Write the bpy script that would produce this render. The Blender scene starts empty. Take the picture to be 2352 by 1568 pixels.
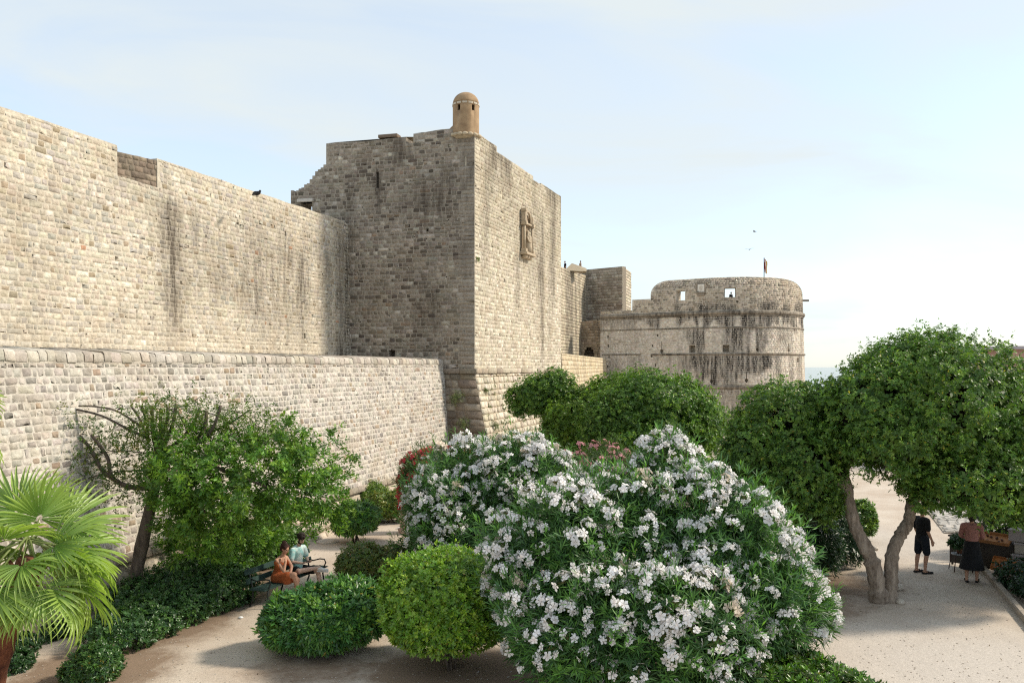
import bpy, math, random
import numpy as np
from mathutils import Vector, Matrix

# ------------------------------------------------------------------ camera, sky, sun, exposure
scene = bpy.context.scene
R = math.radians
CAM_Z = 5.5
F_PX, CX, HY = 1894.7, 1176.0, 843.0          # lens in pixels of a 2352 px wide frame, horizon row

cam_d = bpy.data.cameras.new("camera")
cam = bpy.data.objects.new("camera", cam_d)
scene.collection.objects.link(cam)
cam.location = (0, 0, CAM_Z)
cam.rotation_euler = (R(90), 0, 0)
cam_d.lens = 29.0
cam_d.sensor_width = 36.0
cam_d.shift_y = (HY - 784.0) / 2352.0
cam_d.clip_start = 0.1
cam_d.clip_end = 60000
scene.camera = cam

SUN_EL, SUN_AZ = 39.0, 84.0                    # azimuth clockwise from +Y
world = bpy.data.worlds.new("World")
scene.world = world
world.use_nodes = True
wn, wl = world.node_tree.nodes, world.node_tree.links
wn.clear()
w_out = wn.new("ShaderNodeOutputWorld")
w_bg = wn.new("ShaderNodeBackground")
w_sky = wn.new("ShaderNodeTexSky")
w_sky.sky_type = 'NISHITA'
w_sky.sun_disc = False
w_sky.sun_elevation = R(SUN_EL)
w_sky.sun_rotation = R(SUN_AZ)
w_sky.air_density = 1.0
w_sky.dust_density = 0.7
w_sky.ozone_density = 1.0
w_sky.altitude = 0
# thin high cloud spread evenly over the whole sky
w_tc = wn.new("ShaderNodeTexCoord")
w_map = wn.new("ShaderNodeMapping")
w_map.inputs['Rotation'].default_value = (0, 0, R(-28))
w_map.inputs['Scale'].default_value = (1.0, 2.6, 5.5)
w_no = wn.new("ShaderNodeTexNoise")
w_no.inputs['Scale'].default_value = 1.25
w_no.inputs['Detail'].default_value = 7
w_no.inputs['Roughness'].default_value = 0.52
w_no.inputs['Distortion'].default_value = 0.9
w_rp = wn.new("ShaderNodeValToRGB")
w_rp.color_ramp.elements[0].position = 0.40
w_rp.color_ramp.elements[1].position = 0.64
w_mul = wn.new("ShaderNodeMath"); w_mul.operation = 'MULTIPLY_ADD'
w_mul.inputs[1].default_value = 0.40; w_mul.inputs[2].default_value = 0.56
w_mix = wn.new("ShaderNodeMix"); w_mix.data_type = 'RGBA'
w_mix.inputs['B'].default_value = (2.86, 3.10, 3.13, 1)
wl.new(w_tc.outputs['Generated'], w_map.inputs['Vector'])
wl.new(w_map.outputs['Vector'], w_no.inputs['Vector'])
wl.new(w_no.outputs['Fac'], w_rp.inputs['Fac'])
wl.new(w_rp.outputs['Color'], w_mul.inputs[0])
wl.new(w_mul.outputs[0], w_mix.inputs['Factor'])
wl.new(w_sky.outputs['Color'], w_mix.inputs['A'])
wl.new(w_mix.outputs['Result'], w_bg.inputs['Color'])
w_bg.inputs['Strength'].default_value = 0.15
wl.new(w_bg.outputs['Background'], w_out.inputs['Surface'])

sun_d = bpy.data.lights.new("sun", 'SUN')
sun_d.energy = 2.35
sun_d.angle = R(6.0)
sun_d.color = (1.0, 0.90, 0.74)
sun = bpy.data.objects.new("sun", sun_d)
scene.collection.objects.link(sun)
SDIR = Vector((math.sin(R(SUN_AZ)) * math.cos(R(SUN_EL)), math.cos(R(SUN_AZ)) * math.cos(R(SUN_EL)), math.sin(R(SUN_EL))))
sun.rotation_euler = SDIR.to_track_quat('Z', 'Y').to_euler()
sun.location = (30, 0, 30)

scene.view_settings.view_transform = 'Standard'
scene.view_settings.look = 'None'
scene.view_settings.gamma = 1.0
scene.view_settings.exposure = 0.92
scene.view_settings.use_curve_mapping = False
scene.cycles.use_denoising = False
scene.cycles.filter_width = 1.2
scene.cycles.max_bounces = 5
scene.cycles.diffuse_bounces = 3
scene.cycles.transparent_max_bounces = 4

# ------------------------------------------------------------------ helpers
COL = scene.collection

def pt(x, y, d):
    """frame pixel (2352 wide) at depth d -> world point"""
    return np.array([(x - CX) / F_PX * d, d, CAM_Z + (HY - y) / F_PX * d])

def gpt(x, y, z=0.0):
    d = (CAM_Z - z) * F_PX / (y - HY)
    return np.array([(x - CX) / F_PX * d, d, z])

def nrm(a):
    a = np.asarray(a, float)
    return a / np.maximum(np.linalg.norm(a, axis=-1, keepdims=True), 1e-9)

def hash1(ix, iy, seed):
    v = np.sin(ix * 127.1 + iy * 311.7 + seed * 74.7) * 43758.5453
    return v - np.floor(v)

def vnoise(x, y, seed=0):
    x = np.asarray(x, float); y = np.asarray(y, float)
    ix, iy = np.floor(x), np.floor(y)
    fx, fy = x - ix, y - iy
    fx = fx * fx * (3 - 2 * fx); fy = fy * fy * (3 - 2 * fy)
    a = hash1(ix, iy, seed); b = hash1(ix + 1, iy, seed); c = hash1(ix, iy + 1, seed); d = hash1(ix + 1, iy + 1, seed)
    return (a * (1 - fx) + b * fx) * (1 - fy) + (c * (1 - fx) + d * fx) * fy

def fbm(x, y, seed=0, o=3):
    s = 0; a = 0.5; t = 0
    for i in range(o):
        s = s + a * vnoise(np.asarray(x) * 2 ** i, np.asarray(y) * 2 ** i, seed + i * 13); t += a; a *= 0.5
    return s / t

def sstep(a, b, x):
    t = np.clip((np.asarray(x, float) - a) / (b - a), 0, 1)
    return t * t * (3 - 2 * t)

def make_mesh(name, verts, faces, mat=None, col=None, smooth=False):
    """verts (n,3); faces: array (m,k), or list of such arrays; col (n,4) point colours"""
    me = bpy.data.meshes.new(name)
    if not isinstance(faces, list):
        faces = [faces]
    faces = [np.asarray(f, dtype=np.int32) for f in faces if len(f)]
    verts = np.asarray(verts, dtype=np.float32)
    me.vertices.add(len(verts)); me.vertices.foreach_set('co', verts.ravel())
    nl = sum(f.size for f in faces); npoly = sum(len(f) for f in faces)
    me.loops.add(nl); me.polygons.add(npoly)
    me.loops.foreach_set('vertex_index', np.concatenate([f.ravel() for f in faces]))
    starts = []; o = 0
    for f in faces:
        starts.append(o + np.arange(len(f)) * f.shape[1]); o += f.size
    me.polygons.foreach_set('loop_start', np.concatenate(starts).astype(np.int32))
    if smooth:
        me.polygons.foreach_set('use_smooth', np.ones(npoly, dtype=bool))
    if col is not None:
        ca = me.color_attributes.new('col', 'FLOAT_COLOR', 'POINT')
        ca.data.foreach_set('color', np.asarray(col, dtype=np.float32).ravel())
    me.update(calc_edges=True)
    if mat is not None:
        me.materials.append(mat)
    return me

def link(name, data, parent=None, loc=None):
    o = bpy.data.objects.new(name, data)
    COL.objects.link(o)
    if loc is not None:
        o.location = loc
    if parent is not None:
        o.parent = parent
    return o

def tag(o, label=None, cat=None, group=None, kind=None):
    if label: o['label'] = label
    if cat: o['category'] = cat
    if group: o['group'] = group
    if kind: o['kind'] = kind
    return o

def thing(name, label, cat, loc=(0, 0, 0), rz=0.0, group=None, kind='thing'):
    o = link(name, None, None, loc)
    o.rotation_euler = (0, 0, rz)
    o.empty_display_size = 0.2
    return tag(o, label, cat, group, kind)

class MB:
    """collects boxes, tubes, lathes into one mesh"""
    def __init__(s): s.v = []; s.f = []; s.n = 0
    def add(s, v, f):
        v = np.asarray(v, float); s.v.append(v); s.f += [tuple(int(i) + s.n for i in q) for q in f]; s.n += len(v); return s
    def box(s, c, size, rot=None, bev=0.0):
        x, y, z = np.asarray(size, float) / 2
        if bev > 0:
            b = min(bev, x * .9, y * .9, z * .9)
            vs = []
            for sx in (-1, 1):
                for sy in (-1, 1):
                    for sz in (-1, 1):
                        vs += [(sx * (x - b), sy * (y - b), sz * z), (sx * (x - b), sy * y, sz * (z - b)), (sx * x, sy * (y - b), sz * (z - b))]
            vs = np.array(vs)
            import bmesh
            bm = bmesh.new()
            for p in vs: bm.verts.new(p)
            r = bmesh.ops.convex_hull(bm, input=bm.verts)
            bm.verts.index_update()
            v = np.array([q.co[:] for q in bm.verts]); f = [[q.index for q in fc.verts] for fc in bm.faces]
            bm.free()
        else:
            v = np.array([(a * x, b_ * y, c_ * z) for a in (-1, 1) for b_ in (-1, 1) for c_ in (-1, 1)])
            f = [(0, 1, 3, 2), (4, 6, 7, 5), (0, 4, 5, 1), (2, 3, 7, 6), (0, 2, 6, 4), (1, 5, 7, 3)]
        if rot is not None:
            v = v @ np.array(rot).T
        return s.add(v + np.asarray(c, float), f)
    def tube(s, pts, rad, n=8, cap=True):
        pts = np.asarray(pts, float); m = len(pts)
        rad = np.broadcast_to(np.asarray(rad, float), (m,))
        tg = np.gradient(pts, axis=0); tg = nrm(tg)
        ref = np.array([0, 0, 1.0]) if abs(tg[0, 2]) < .9 else np.array([1.0, 0, 0])
        vs = []; u = None
        for i in range(m):
            if u is None:
                u = nrm(np.cross(tg[i], ref))
            else:
                u = nrm(u - tg[i] * np.dot(u, tg[i]))
            w = np.cross(tg[i], u)
            a = np.arange(n) * 2 * math.pi / n
            vs.append(pts[i] + rad[i] * (np.cos(a)[:, None] * u + np.sin(a)[:, None] * w))
        f = []
        for i in range(m - 1):
            for k in range(n):
                f.append((i * n + k, i * n + (k + 1) % n, (i + 1) * n + (k + 1) % n, (i + 1) * n + k))
        if cap:
            f.append(tuple(range(n - 1, -1, -1))); f.append(tuple((m - 1) * n + k for k in range(n)))
        return s.add(np.concatenate(vs), f)
    def lathe(s, prof, c=(0, 0, 0), n=24, cap=True):
        m = len(prof); a = np.arange(n) * 2 * math.pi / n
        vs = np.concatenate([np.stack([r * np.cos(a), r * np.sin(a), np.full(n, z)], 1) for r, z in prof])
        f = []
        for i in range(m - 1):
            for k in range(n):
                f.append((i * n + k, i * n + (k + 1) % n, (i + 1) * n + (k + 1) % n, (i + 1) * n + k))
        if cap:
            f.append(tuple(range(n - 1, -1, -1))); f.append(tuple((m - 1) * n + k for k in range(n)))
        return s.add(vs + np.asarray(c, float), f)
    def ball(s, c, r, n=12, m=8, rot=None):
        r = np.broadcast_to(np.asarray(r, float), (3,))
        th = np.linspace(0, math.pi, m + 1)[1:-1]; a = np.arange(n) * 2 * math.pi / n
        vs = [np.array([[0, 0, 1.0]])]
        for t in th: vs.append(np.stack([math.sin(t) * np.cos(a), math.sin(t) * np.sin(a), np.full(n, math.cos(t))], 1))
        vs.append(np.array([[0, 0, -1.0]]))
        v = np.concatenate(vs) * r
        if rot is not None: v = v @ np.array(rot).T
        f = []
        for k in range(n): f.append((0, 1 + k, 1 + (k + 1) % n))
        for i in range(m - 2):
            for k in range(n): f.append((1 + i * n + k, 1 + (i + 1) * n + k, 1 + (i + 1) * n + (k + 1) % n, 1 + i * n + (k + 1) % n))
        b = 1 + (m - 2) * n; e = len(v) - 1
        for k in range(n): f.append((b + k, e, b + (k + 1) % n))
        return s.add(v + np.asarray(c, float), f)
    def cone(s, p0, p1, r0, r1, n=10):
        """tapered capsule"""
        p0 = np.asarray(p0, float); p1 = np.asarray(p1, float)
        L = np.linalg.norm(p1 - p0); d = (p1 - p0) / max(L, 1e-6)
        pts = [p0 - d * r0 * .95, p0 - d * r0 * .7, p0, p1, p1 + d * r1 * .7, p1 + d * r1 * .95]
        return s.tube(pts, [r0 * .3, r0 * .72, r0, r1, r1 * .72, r1 * .3], n)
    def mesh(s, name, mat=None, smooth=False, recalc=False):
        me = bpy.data.meshes.new(name)
        me.from_pydata(np.concatenate(s.v).tolist(), [], s.f)
        if smooth: me.polygons.foreach_set('use_smooth', np.ones(len(me.polygons), dtype=bool))
        me.update()
        if mat is not None: me.materials.append(mat)
        return me
    def build(s, name, mat=None, parent=None, smooth=False, loc=None):
        return link(name, s.mesh(name, mat, smooth), parent, loc)

# ------------------------------------------------------------------ materials
def nodes_of(name):
    m = bpy.data.materials.new(name); m.use_nodes = True
    nt = m.node_tree; b = nt.nodes['Principled BSDF']
    return m, nt, b

def N(nt, t, **kw):
    n = nt.nodes.new(t)
    for k, v in kw.items():
        if k in n.inputs.keys(): n.inputs[k].default_value = v
        else: setattr(n, k, v)
    return n

def plain(name, rgb, rough=0.7, var=0.15, scale=8.0, bump=0.0, spec=0.3, metal=0.0, bscale=None):
    m, nt, b = nodes_of(name)
    g = N(nt, 'ShaderNodeNewGeometry')
    no = N(nt, 'ShaderNodeTexNoise', Scale=scale, Detail=5.0, Roughness=0.6)
    nt.links.new(g.outputs['Position'], no.inputs['Vector'])
    mr = N(nt, 'ShaderNodeMapRange'); mr.inputs['From Min'].default_value = .25; mr.inputs['From Max'].default_value = .75
    mr.inputs['To Min'].default_value = 1 - var; mr.inputs['To Max'].default_value = 1 + var
    nt.links.new(no.outputs['Fac'], mr.inputs['Value'])
    mx = N(nt, 'ShaderNodeMix', data_type='RGBA', blend_type='MULTIPLY'); mx.inputs['Factor'].default_value = 1
    mx.inputs['A'].default_value = (*rgb, 1)
    nt.links.new(mr.outputs['Result'], mx.inputs['B'])
    nt.links.new(mx.outputs['Result'], b.inputs['Base Color'])
    b.inputs['Roughness'].default_value = rough; b.inputs['Specular IOR Level'].default_value = spec; b.inputs['Metallic'].default_value = metal
    if bump > 0:
        n2 = N(nt, 'ShaderNodeTexNoise', Scale=bscale or scale * 4, Detail=4.0)
        nt.links.new(g.outputs['Position'], n2.inputs['Vector'])
        bp = N(nt, 'ShaderNodeBump', Strength=bump, Distance=0.02)
        nt.links.new(n2.outputs['Fac'], bp.inputs['Height']); nt.links.new(bp.outputs['Normal'], b.inputs['Normal'])
    return m

def stone_mat(name, stain=(0.12, 0.10, 0.078), patch=(0.36, 0.25, 0.14), patch_amt=0.35, bump=0.7, fine=9.0, rough=0.92, vs=(4.5, .7)):
    """point colour rgb = stone colour, alpha = amount of run-off stain"""
    m, nt, b = nodes_of(name)
    L = nt.links.new
    at = N(nt, 'ShaderNodeAttribute', attribute_name='col')
    g = N(nt, 'ShaderNodeNewGeometry')
    n1 = N(nt, 'ShaderNodeTexNoise', Scale=fine, Detail=4.0, Roughness=0.65); L(g.outputs['Position'], n1.inputs['Vector'])
    mr = N(nt, 'ShaderNodeMapRange'); mr.inputs['From Min'].default_value = .3; mr.inputs['From Max'].default_value = .7
    mr.inputs['To Min'].default_value = .70; mr.inputs['To Max'].default_value = 1.22; L(n1.outputs['Fac'], mr.inputs['Value'])
    mx = N(nt, 'ShaderNodeMix', data_type='RGBA', blend_type='MULTIPLY'); mx.inputs['Factor'].default_value = 1
    L(at.outputs['Color'], mx.inputs['A']); L(mr.outputs['Result'], mx.inputs['B'])
    # ochre / lichen patches
    n2 = N(nt, 'ShaderNodeTexNoise', Scale=0.9, Detail=3.0, Roughness=0.6); L(g.outputs['Position'], n2.inputs['Vector'])
    r2 = N(nt, 'ShaderNodeMapRange'); r2.inputs['From Min'].default_value = .5; r2.inputs['From Max'].default_value = .78
    r2.inputs['To Max'].default_value = patch_amt; L(n2.outputs['Fac'], r2.inputs['Value'])
    m2 = N(nt, 'ShaderNodeMix', data_type='RGBA'); L(r2.outputs['Result'], m2.inputs['Factor']); L(mx.outputs['Result'], m2.inputs['A']); m2.inputs['B'].default_value = (*patch, 1)
    # stain broken up by vertical noise
    mp = N(nt, 'ShaderNodeMapping'); mp.inputs['Scale'].default_value = (vs[0], vs[0], vs[1]); L(g.outputs['Position'], mp.inputs['Vector'])
    n3 = N(nt, 'ShaderNodeTexNoise', Scale=1.0, Detail=4.0, Roughness=0.62); L(mp.outputs['Vector'], n3.inputs['Vector'])
    r3 = N(nt, 'ShaderNodeMapRange'); r3.inputs['From Min'].default_value = .33; r3.inputs['From Max'].default_value = .62
    r3.inputs['To Min'].default_value = .35; r3.inputs['To Max'].default_value = 1.25; L(n3.outputs['Fac'], r3.inputs['Value'])
    ml = N(nt, 'ShaderNodeMath', operation='MULTIPLY', use_clamp=True); L(at.outputs['Alpha'], ml.inputs[0]); L(r3.outputs['Result'], ml.inputs[1])
    m3 = N(nt, 'ShaderNodeMix', data_type='RGBA'); L(ml.outputs[0], m3.inputs['Factor']); L(m2.outputs['Result'], m3.inputs['A']); m3.inputs['B'].default_value = (*stain, 1)
    L(m3.outputs['Result'], b.inputs['Base Color'])
    b.inputs['Roughness'].default_value = rough; b.inputs['Specular IOR Level'].default_value = 0.15
    n4 = N(nt, 'ShaderNodeTexNoise', Scale=26.0, Detail=3.0, Roughness=0.7); L(g.outputs['Position'], n4.inputs['Vector'])
    bp = N(nt, 'ShaderNodeBump', Strength=bump, Distance=0.03); L(n4.outputs['Fac'], bp.inputs['Height']); L(bp.outputs['Normal'], b.inputs['Normal'])
    return m

M_STONE = stone_mat('limestone')
M_DIRTY = stone_mat('weathered_limestone', stain=(0.075, 0.06, 0.048), patch=(0.30, 0.22, 0.14), patch_amt=0.3)
M_FAR = stone_mat('fort_limestone', stain=(0.022, 0.019, 0.017), fine=3.5, bump=0.4, vs=(3.0, .30))

# ------------------------------------------------------------------ masonry
def persp(p):
    d = np.maximum(p[:, 1], .1)
    return CX + p[:, 0] / d * F_PX, HY - (p[:, 2] - CAM_Z) / d * F_PX

def make_F(p0, dirxy, batter=0.0, zref=0.0):
    """flat wall face: u along dirxy (turned so that the outward normal is to its right), v = z, w = outward"""
    d = nrm(np.array(dirxy, float)); n = np.array([d[1], -d[0]])
    p0 = np.array(p0, float)
    def F(u, v, w):
        u = np.asarray(u, float); v = np.asarray(v, float); w = np.asarray(w, float)
        o = w - (v - zref) * batter
        return np.stack([p0[0] + d[0] * u + n[0] * o, p0[1] + d[1] * u + n[1] * o, v + 0 * u], -1)
    return F

def path_F(path, batter=0.0, zref=0.0, inset=None):
    path = np.asarray(path, float)
    seg = np.linalg.norm(np.diff(path, axis=0), axis=1); s = np.concatenate([[0], np.cumsum(seg)])
    tg = nrm(np.gradient(path, axis=0)); nn = np.stack([tg[:, 1], -tg[:, 0]], 1)
    def F(u, v, w):
        u = np.asarray(u, float); v = np.asarray(v, float); w = np.asarray(w, float)
        x = np.interp(u, s, path[:, 0]); y = np.interp(u, s, path[:, 1])
        nx = np.interp(u, s, nn[:, 0]); ny = np.interp(u, s, nn[:, 1]); l = np.hypot(nx, ny)
        o = w - (v - zref) * batter
        if inset is not None: o = o - inset(u, v)
        return np.stack([x + nx / l * o, y + ny / l * o, v + 0 * u], -1)
    return F, s[-1]

def wall(parent, F, u0, u1, v0, top, rows, widths, proud, colfn, stainfn, mat, core_col, gap=0.016, seed=1, openings=(), thick=0.8,
         quoin=None, octo=True, jit=0.010, n_single=300, cell=0.5, warp=0.02, core=True, core_name='wall_core', mat_core=None, topfn_brk=()):
    """masonry skin of separate stones in front of a mortar core with real openings"""
    rng = np.random.default_rng(seed)
    topf = top if callable(top) else (lambda u: np.full(np.shape(u), float(top)))
    vmax = float(np.max(topf(np.linspace(u0, u1, 200))))
    R_ = []
    v = v0
    while v < vmax - 0.04:
        h = rng.uniform(*rows); u = u0 - rng.uniform(0, widths[1]) if quoin is None else u0
        first = quoin is not None
        while u < u1:
            if first:
                w = rng.uniform(*quoin); first = False
            else:
                w = rng.uniform(*widths) * (1.0 if rng.random() > .12 else 1.6)
            a, b = max(u, u0), min(u + w, u1); u += w
            if b - a < 0.07: continue
            t = float(min(topf(np.array([a + .02, b - .02]))))
            if v + h * .45 > t: continue
            va, vb = v, min(v + h, t)
            if vb - va < h * .93 and t - v > h: vb = v + h
            parts = [(a, b, va, vb)]
            for (oa, ob, pa, pb) in [o[:4] for o in openings]:
                new = []
                for (a1, b1, va1, vb1) in parts:
                    if b1 <= oa + .004 or a1 >= ob - .004 or vb1 <= pa + .004 or va1 >= pb - .004:
                        new.append((a1, b1, va1, vb1)); continue
                    if oa - a1 > .06: new.append((a1, oa, va1, vb1))
                    if b1 - ob > .06: new.append((ob, b1, va1, vb1))
                    aa, bb = max(a1, oa), min(b1, ob)
                    if bb - aa > .06:
                        if pa - va1 > .06: new.append((aa, bb, va1, pa))
                        if vb1 - pb > .06: new.append((aa, bb, pb, vb1))
                parts = new
            R_ += parts
        v += h
    S = np.array(R_); n = len(S)
    g = gap / 2
    jj = lambda k: rng.uniform(-jit, jit, (n, k))
    a = S[:, 0] + g; b = S[:, 1] - g; c = S[:, 2] + g; d = S[:, 3] - g
    W, H = b - a, d - c
    cc = np.minimum(W, H)
    pr = proud * rng.uniform(.35, 1.35, n)
    if octo:
        k = cc * rng.uniform(.05, .17, n)
        ru = np.stack([a + k, b - k, b, b, b - k, a + k, a, a], 1) + jj(8)
        rv = np.stack([c, c, c + k, d - k, d, d, d - k, c + k], 1) + jj(8)
        m_ = 8
    else:
        ru = np.stack([a, b, b, a], 1) + jj(4); rv = np.stack([c, c, d, d], 1) + jj(4); m_ = 4
    cu = (a + b) / 2 + W * rng.uniform(-.2, .2, n); cv = (c + d) / 2 + H * rng.uniform(-.2, .2, n)
    ins = np.minimum(cc * .11, .018)[:, None]
    du = cu[:, None] - ru; dv = cv[:, None] - rv; dl = np.maximum(np.hypot(du, dv), 1e-4)
    su = ru + du / dl * ins; sv = rv + dv / dl * ins
    sw = pr[:, None] * rng.uniform(.65, 1.15, (n, m_))
    UU = np.concatenate([ru, su, cu[:, None]], 1); VV = np.concatenate([rv, sv, cv[:, None]], 1)
    WW = np.concatenate([np.full((n, m_), -0.012), sw, (pr * rng.uniform(.7, 1.35, n))[:, None]], 1)
    wy = warp * (2 * vnoise(UU * .8, VV * .5, seed + 5) - 1)
    P = F(UU, VV + wy, WW)                           # (n, 2m+1, 3)
    base = colfn((S[:, 0] + S[:, 1]) / 2, (S[:, 2] + S[:, 3]) / 2, rng, n)   # (n,3)
    st = stainfn(UU, VV)
    C = np.concatenate([np.broadcast_to(base[:, None, :], (n, 2 * m_ + 1, 3)), st[..., None]], 2)
    # orientation
    e = 1e-3; um, vm = (u0 + u1) / 2, (v0 + vmax) / 2
    J = F(np.array([um + e, um, um, um]), np.array([vm, vm + e, vm, vm]), np.array([0, 0, e, 0]))
    flip = np.dot(np.cross(J[0] - J[3], J[1] - J[3]), J[2] - J[3]) < 0
    i = np.arange(m_); j = (i + 1) % m_
    fq = np.stack([i, j, m_ + j, m_ + i], 1); ft = np.stack([m_ + i, m_ + j, np.full(m_, 2 * m_)], 1)
    if flip: fq = fq[:, ::-1]; ft = ft[:, ::-1]
    ctr = P.mean(1); px, py = persp(ctr)
    vis = (px > -20) & (px < 2372) & (py > -20) & (py < 1588)
    score = np.where(vis, W * H / np.maximum(ctr[:, 1], 1) ** 2, 0)
    order = np.argsort(-score); single = order[:n_single]; single = single[score[single] > 0]
    rest = np.setdiff1d(np.arange(n), single)
    nv = 2 * m_ + 1
    for s in single:
        me = make_mesh('stone', P[s] - ctr[s], [fq, ft], mat, C[s])
        link('stone', me, parent, ctr[s])
    if len(rest):
        off = (np.arange(len(rest)) * nv)[:, None, None]
        me = make_mesh('stonework', P[rest].reshape(-1, 3), [(fq[None] + off).reshape(-1, 4), (ft[None] + off).reshape(-1, 3)], mat, C[rest].reshape(-1, 4))
        tag(link('stonework', me, parent), kind='stuff')
    if core:
        core_mesh(parent, F, u0, u1, v0, topf, openings, thick, stainfn, mat_core or mat, core_col, cell, flip, core_name, topfn_brk)
    return n

def core_mesh(parent, F, u0, u1, v0, topf, openings, thick, stainfn, mat, core_col, cell, flip, name, brk=(), cs=.75):
    us = set(np.round(np.linspace(u0, u1, max(2, int((u1 - u0) / cell) + 1)), 4)); 
    for x in brk:
        us.add(round(x - .002, 4)); us.add(round(x + .002, 4))
    vmax = float(np.max(topf(np.linspace(u0, u1, 200))))
    vs = set(np.round(np.linspace(v0, vmax, max(2, int((vmax - v0) / (cell * 1.5)) + 1)), 4))
    for o in openings:
        us |= {round(o[0], 4), round(o[1], 4)}; vs |= {round(o[2], 4), round(o[3], 4)}
    us = np.array(sorted(x for x in us if u0 - 1e-6 <= x <= u1 + 1e-6)); vs = np.array(sorted(vs))
    Q = []                                            # quads of (u,v,w)
    def quad(a, b, c, d): Q.append((a, b, c, d))
    for i in range(len(us) - 1):
        ua, ub = us[i], us[i + 1]
        ta, tb = topf(np.array([ua + 1e-4, ub - 1e-4]))
        um = (ua + ub) / 2
        for k in range(len(vs) - 1):
            va, vb = vs[k], vs[k + 1]
            if va >= max(ta, tb) - 1e-5: continue
            vm = (va + min(vb, max(ta, tb))) / 2
            o = [q for q in openings if q[0] - 1e-4 <= um <= q[1] + 1e-4 and q[2] - 1e-4 <= vm <= q[3] + 1e-4]
            va_a, va_b = min(va, ta), min(va, tb); vb_a, vb_b = min(vb, ta), min(vb, tb)
            if vb >= vs[-1] - 1e-6: vb_a, vb_b = ta, tb
            if not o:
                quad((ua, va_a, 0), (ub, va_b, 0), (ub, vb_b, 0), (ua, vb_a, 0))
            if not (o and o[0][4] is None):
                quad((ub, va_b, -thick), (ua, va_a, -thick), (ua, vb_a, -thick), (ub, vb_b, -thick))
        quad((ua, ta, 0), (ub, tb, 0), (ub, tb, -thick), (ua, ta, -thick))
        if i + 2 < len(us):
            tn = float(topf(np.array([ub + 1e-4]))[0])
            if abs(tn - tb) > 1e-3:
                quad((ub, tb, 0), (ub, tn, 0), (ub, tn, -thick), (ub, tb, -thick))
    for (ue, s) in ((u0, 1), (u1, -1)):
        te = float(topf(np.array([ue + s * 1e-4]))[0])
        quad((ue, v0, 0), (ue, te, 0), (ue, te, -thick), (ue, v0, -thick))
    for o in openings:
        a, b, c, d, dep = o[:5]; dd = thick if dep is None else dep
        sp = o[5] if len(o) > 5 else 0.0
        A, B, C_, D_ = a + sp, b - sp, c + sp, d - sp
        quad((a, c, 0), (b, c, 0), (B, C_, -dd), (A, C_, -dd)); quad((b, c, 0), (b, d, 0), (B, D_, -dd), (B, C_, -dd))
        quad((b, d, 0), (a, d, 0), (A, D_, -dd), (B, D_, -dd)); quad((a, d, 0), (a, c, 0), (A, C_, -dd), (A, D_, -dd))
        if dep is not None: quad((A, C_, -dd), (B, C_, -dd), (B, D_, -dd), (A, D_, -dd))
    Q = np.array(Q, float)                            # (n,4,3)
    V = F(Q[..., 0], Q[..., 1], Q[..., 2]).reshape(-1, 3)
    st = stainfn(Q[..., 0], Q[..., 1]).reshape(-1)
    cc = np.array(core_col); cv = np.empty((len(V), 4)); cv[:, :3] = cc; cv[:, 3] = st * (.30 if mat is M_FAR else .75)
    f = np.arange(len(V)).reshape(-1, 4)
    if flip: f = f[:, ::-1]
    o = link(name, make_mesh(name, V, f, mat, cv), parent)
    return o

def sweep(parent, name, F, ua, ub, prof, mat, col, stainfn=None, step=0.6, n=None):
    """moulding along the wall: prof is a list of (v, w)"""
    us = np.linspace(ua, ub, n or max(2, int((ub - ua) / step) + 1)); m = len(prof)
    U = np.repeat(us, m); Vv = np.tile([p[0] for p in prof], len(us)); W = np.tile([p[1] for p in prof], len(us))
    P = F(U, Vv, W)
    f = []
    for i in range(len(us) - 1):
        for k in range(m - 1):
            f.append((i * m + k, (i + 1) * m + k, (i + 1) * m + k + 1, i * m + k + 1))
    st = stainfn(U, Vv) if stainfn is not None else np.zeros(len(U))
    rr = np.random.default_rng(len(us)).uniform(.85, 1.1, len(us)).repeat(m)
    C = np.concatenate([np.array(col)[None] * rr[:, None], st[:, None]], 1)
    return link(name, make_mesh(name, P, np.array(f), mat, C), parent)

def block_course(parent, name, F, ua, ub, va, vb, w0, w1, wl, mat, colfn, seed=3, gap=.012, bev=.02, n_max=300):
    """a row of separate dressed blocks (ledge, coping)"""
    rng = np.random.default_rng(seed); u = ua; out = []
    while u < ub - .05:
        L = min(rng.uniform(*wl), ub - u); a, b = u + gap / 2, u + L - gap / 2; u += L
        p1 = w1 * rng.uniform(.85, 1.12); dz = rng.uniform(-.012, .012)
        uu = [a, b, b, a, a, b, b, a, a + bev, b - bev, b - bev, a + bev]
        vv = [va, va, vb, vb, va, va, vb, vb, va + bev, va + bev, vb - bev, vb - bev]
        ww = [w0] * 4 + [p1 - bev] * 4 + [p1] * 4
        P = F(np.array(uu), np.array(vv) + dz, np.array(ww))
        f = [(0, 1, 5, 4), (1, 2, 6, 5), (2, 3, 7, 6), (3, 0, 4, 7), (4, 5, 9, 8), (5, 6, 10, 9), (6, 7, 11, 10), (7, 4, 8, 11), (8, 9, 10, 11)]
        base = colfn(np.array([(a + b) / 2]), np.array([va]), rng, 1)[0]
        c = P.mean(0)
        me = make_mesh(name, P - c, np.array(f), mat, np.concatenate([np.broadcast_to(base, (12, 3)), np.full((12, 1), .08)], 1))
        if out.__len__() < n_max: out.append(link(name, me, parent, c))
    return out

def palette(cols, wts, vr=.12):
    cols = np.array(cols); wts = np.array(wts, float) / sum(wts)
    def fn(u, v, rng, n):
        k = rng.choice(len(cols), n, p=wts)
        return np.clip(cols[k] * rng.uniform(1 - vr, 1 + vr, (n, 1)) * rng.uniform(.97, 1.03, (n, 3)), 0.01, .9)
    return fn

no_stain = lambda u, v: np.zeros(np.shape(u))
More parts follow.
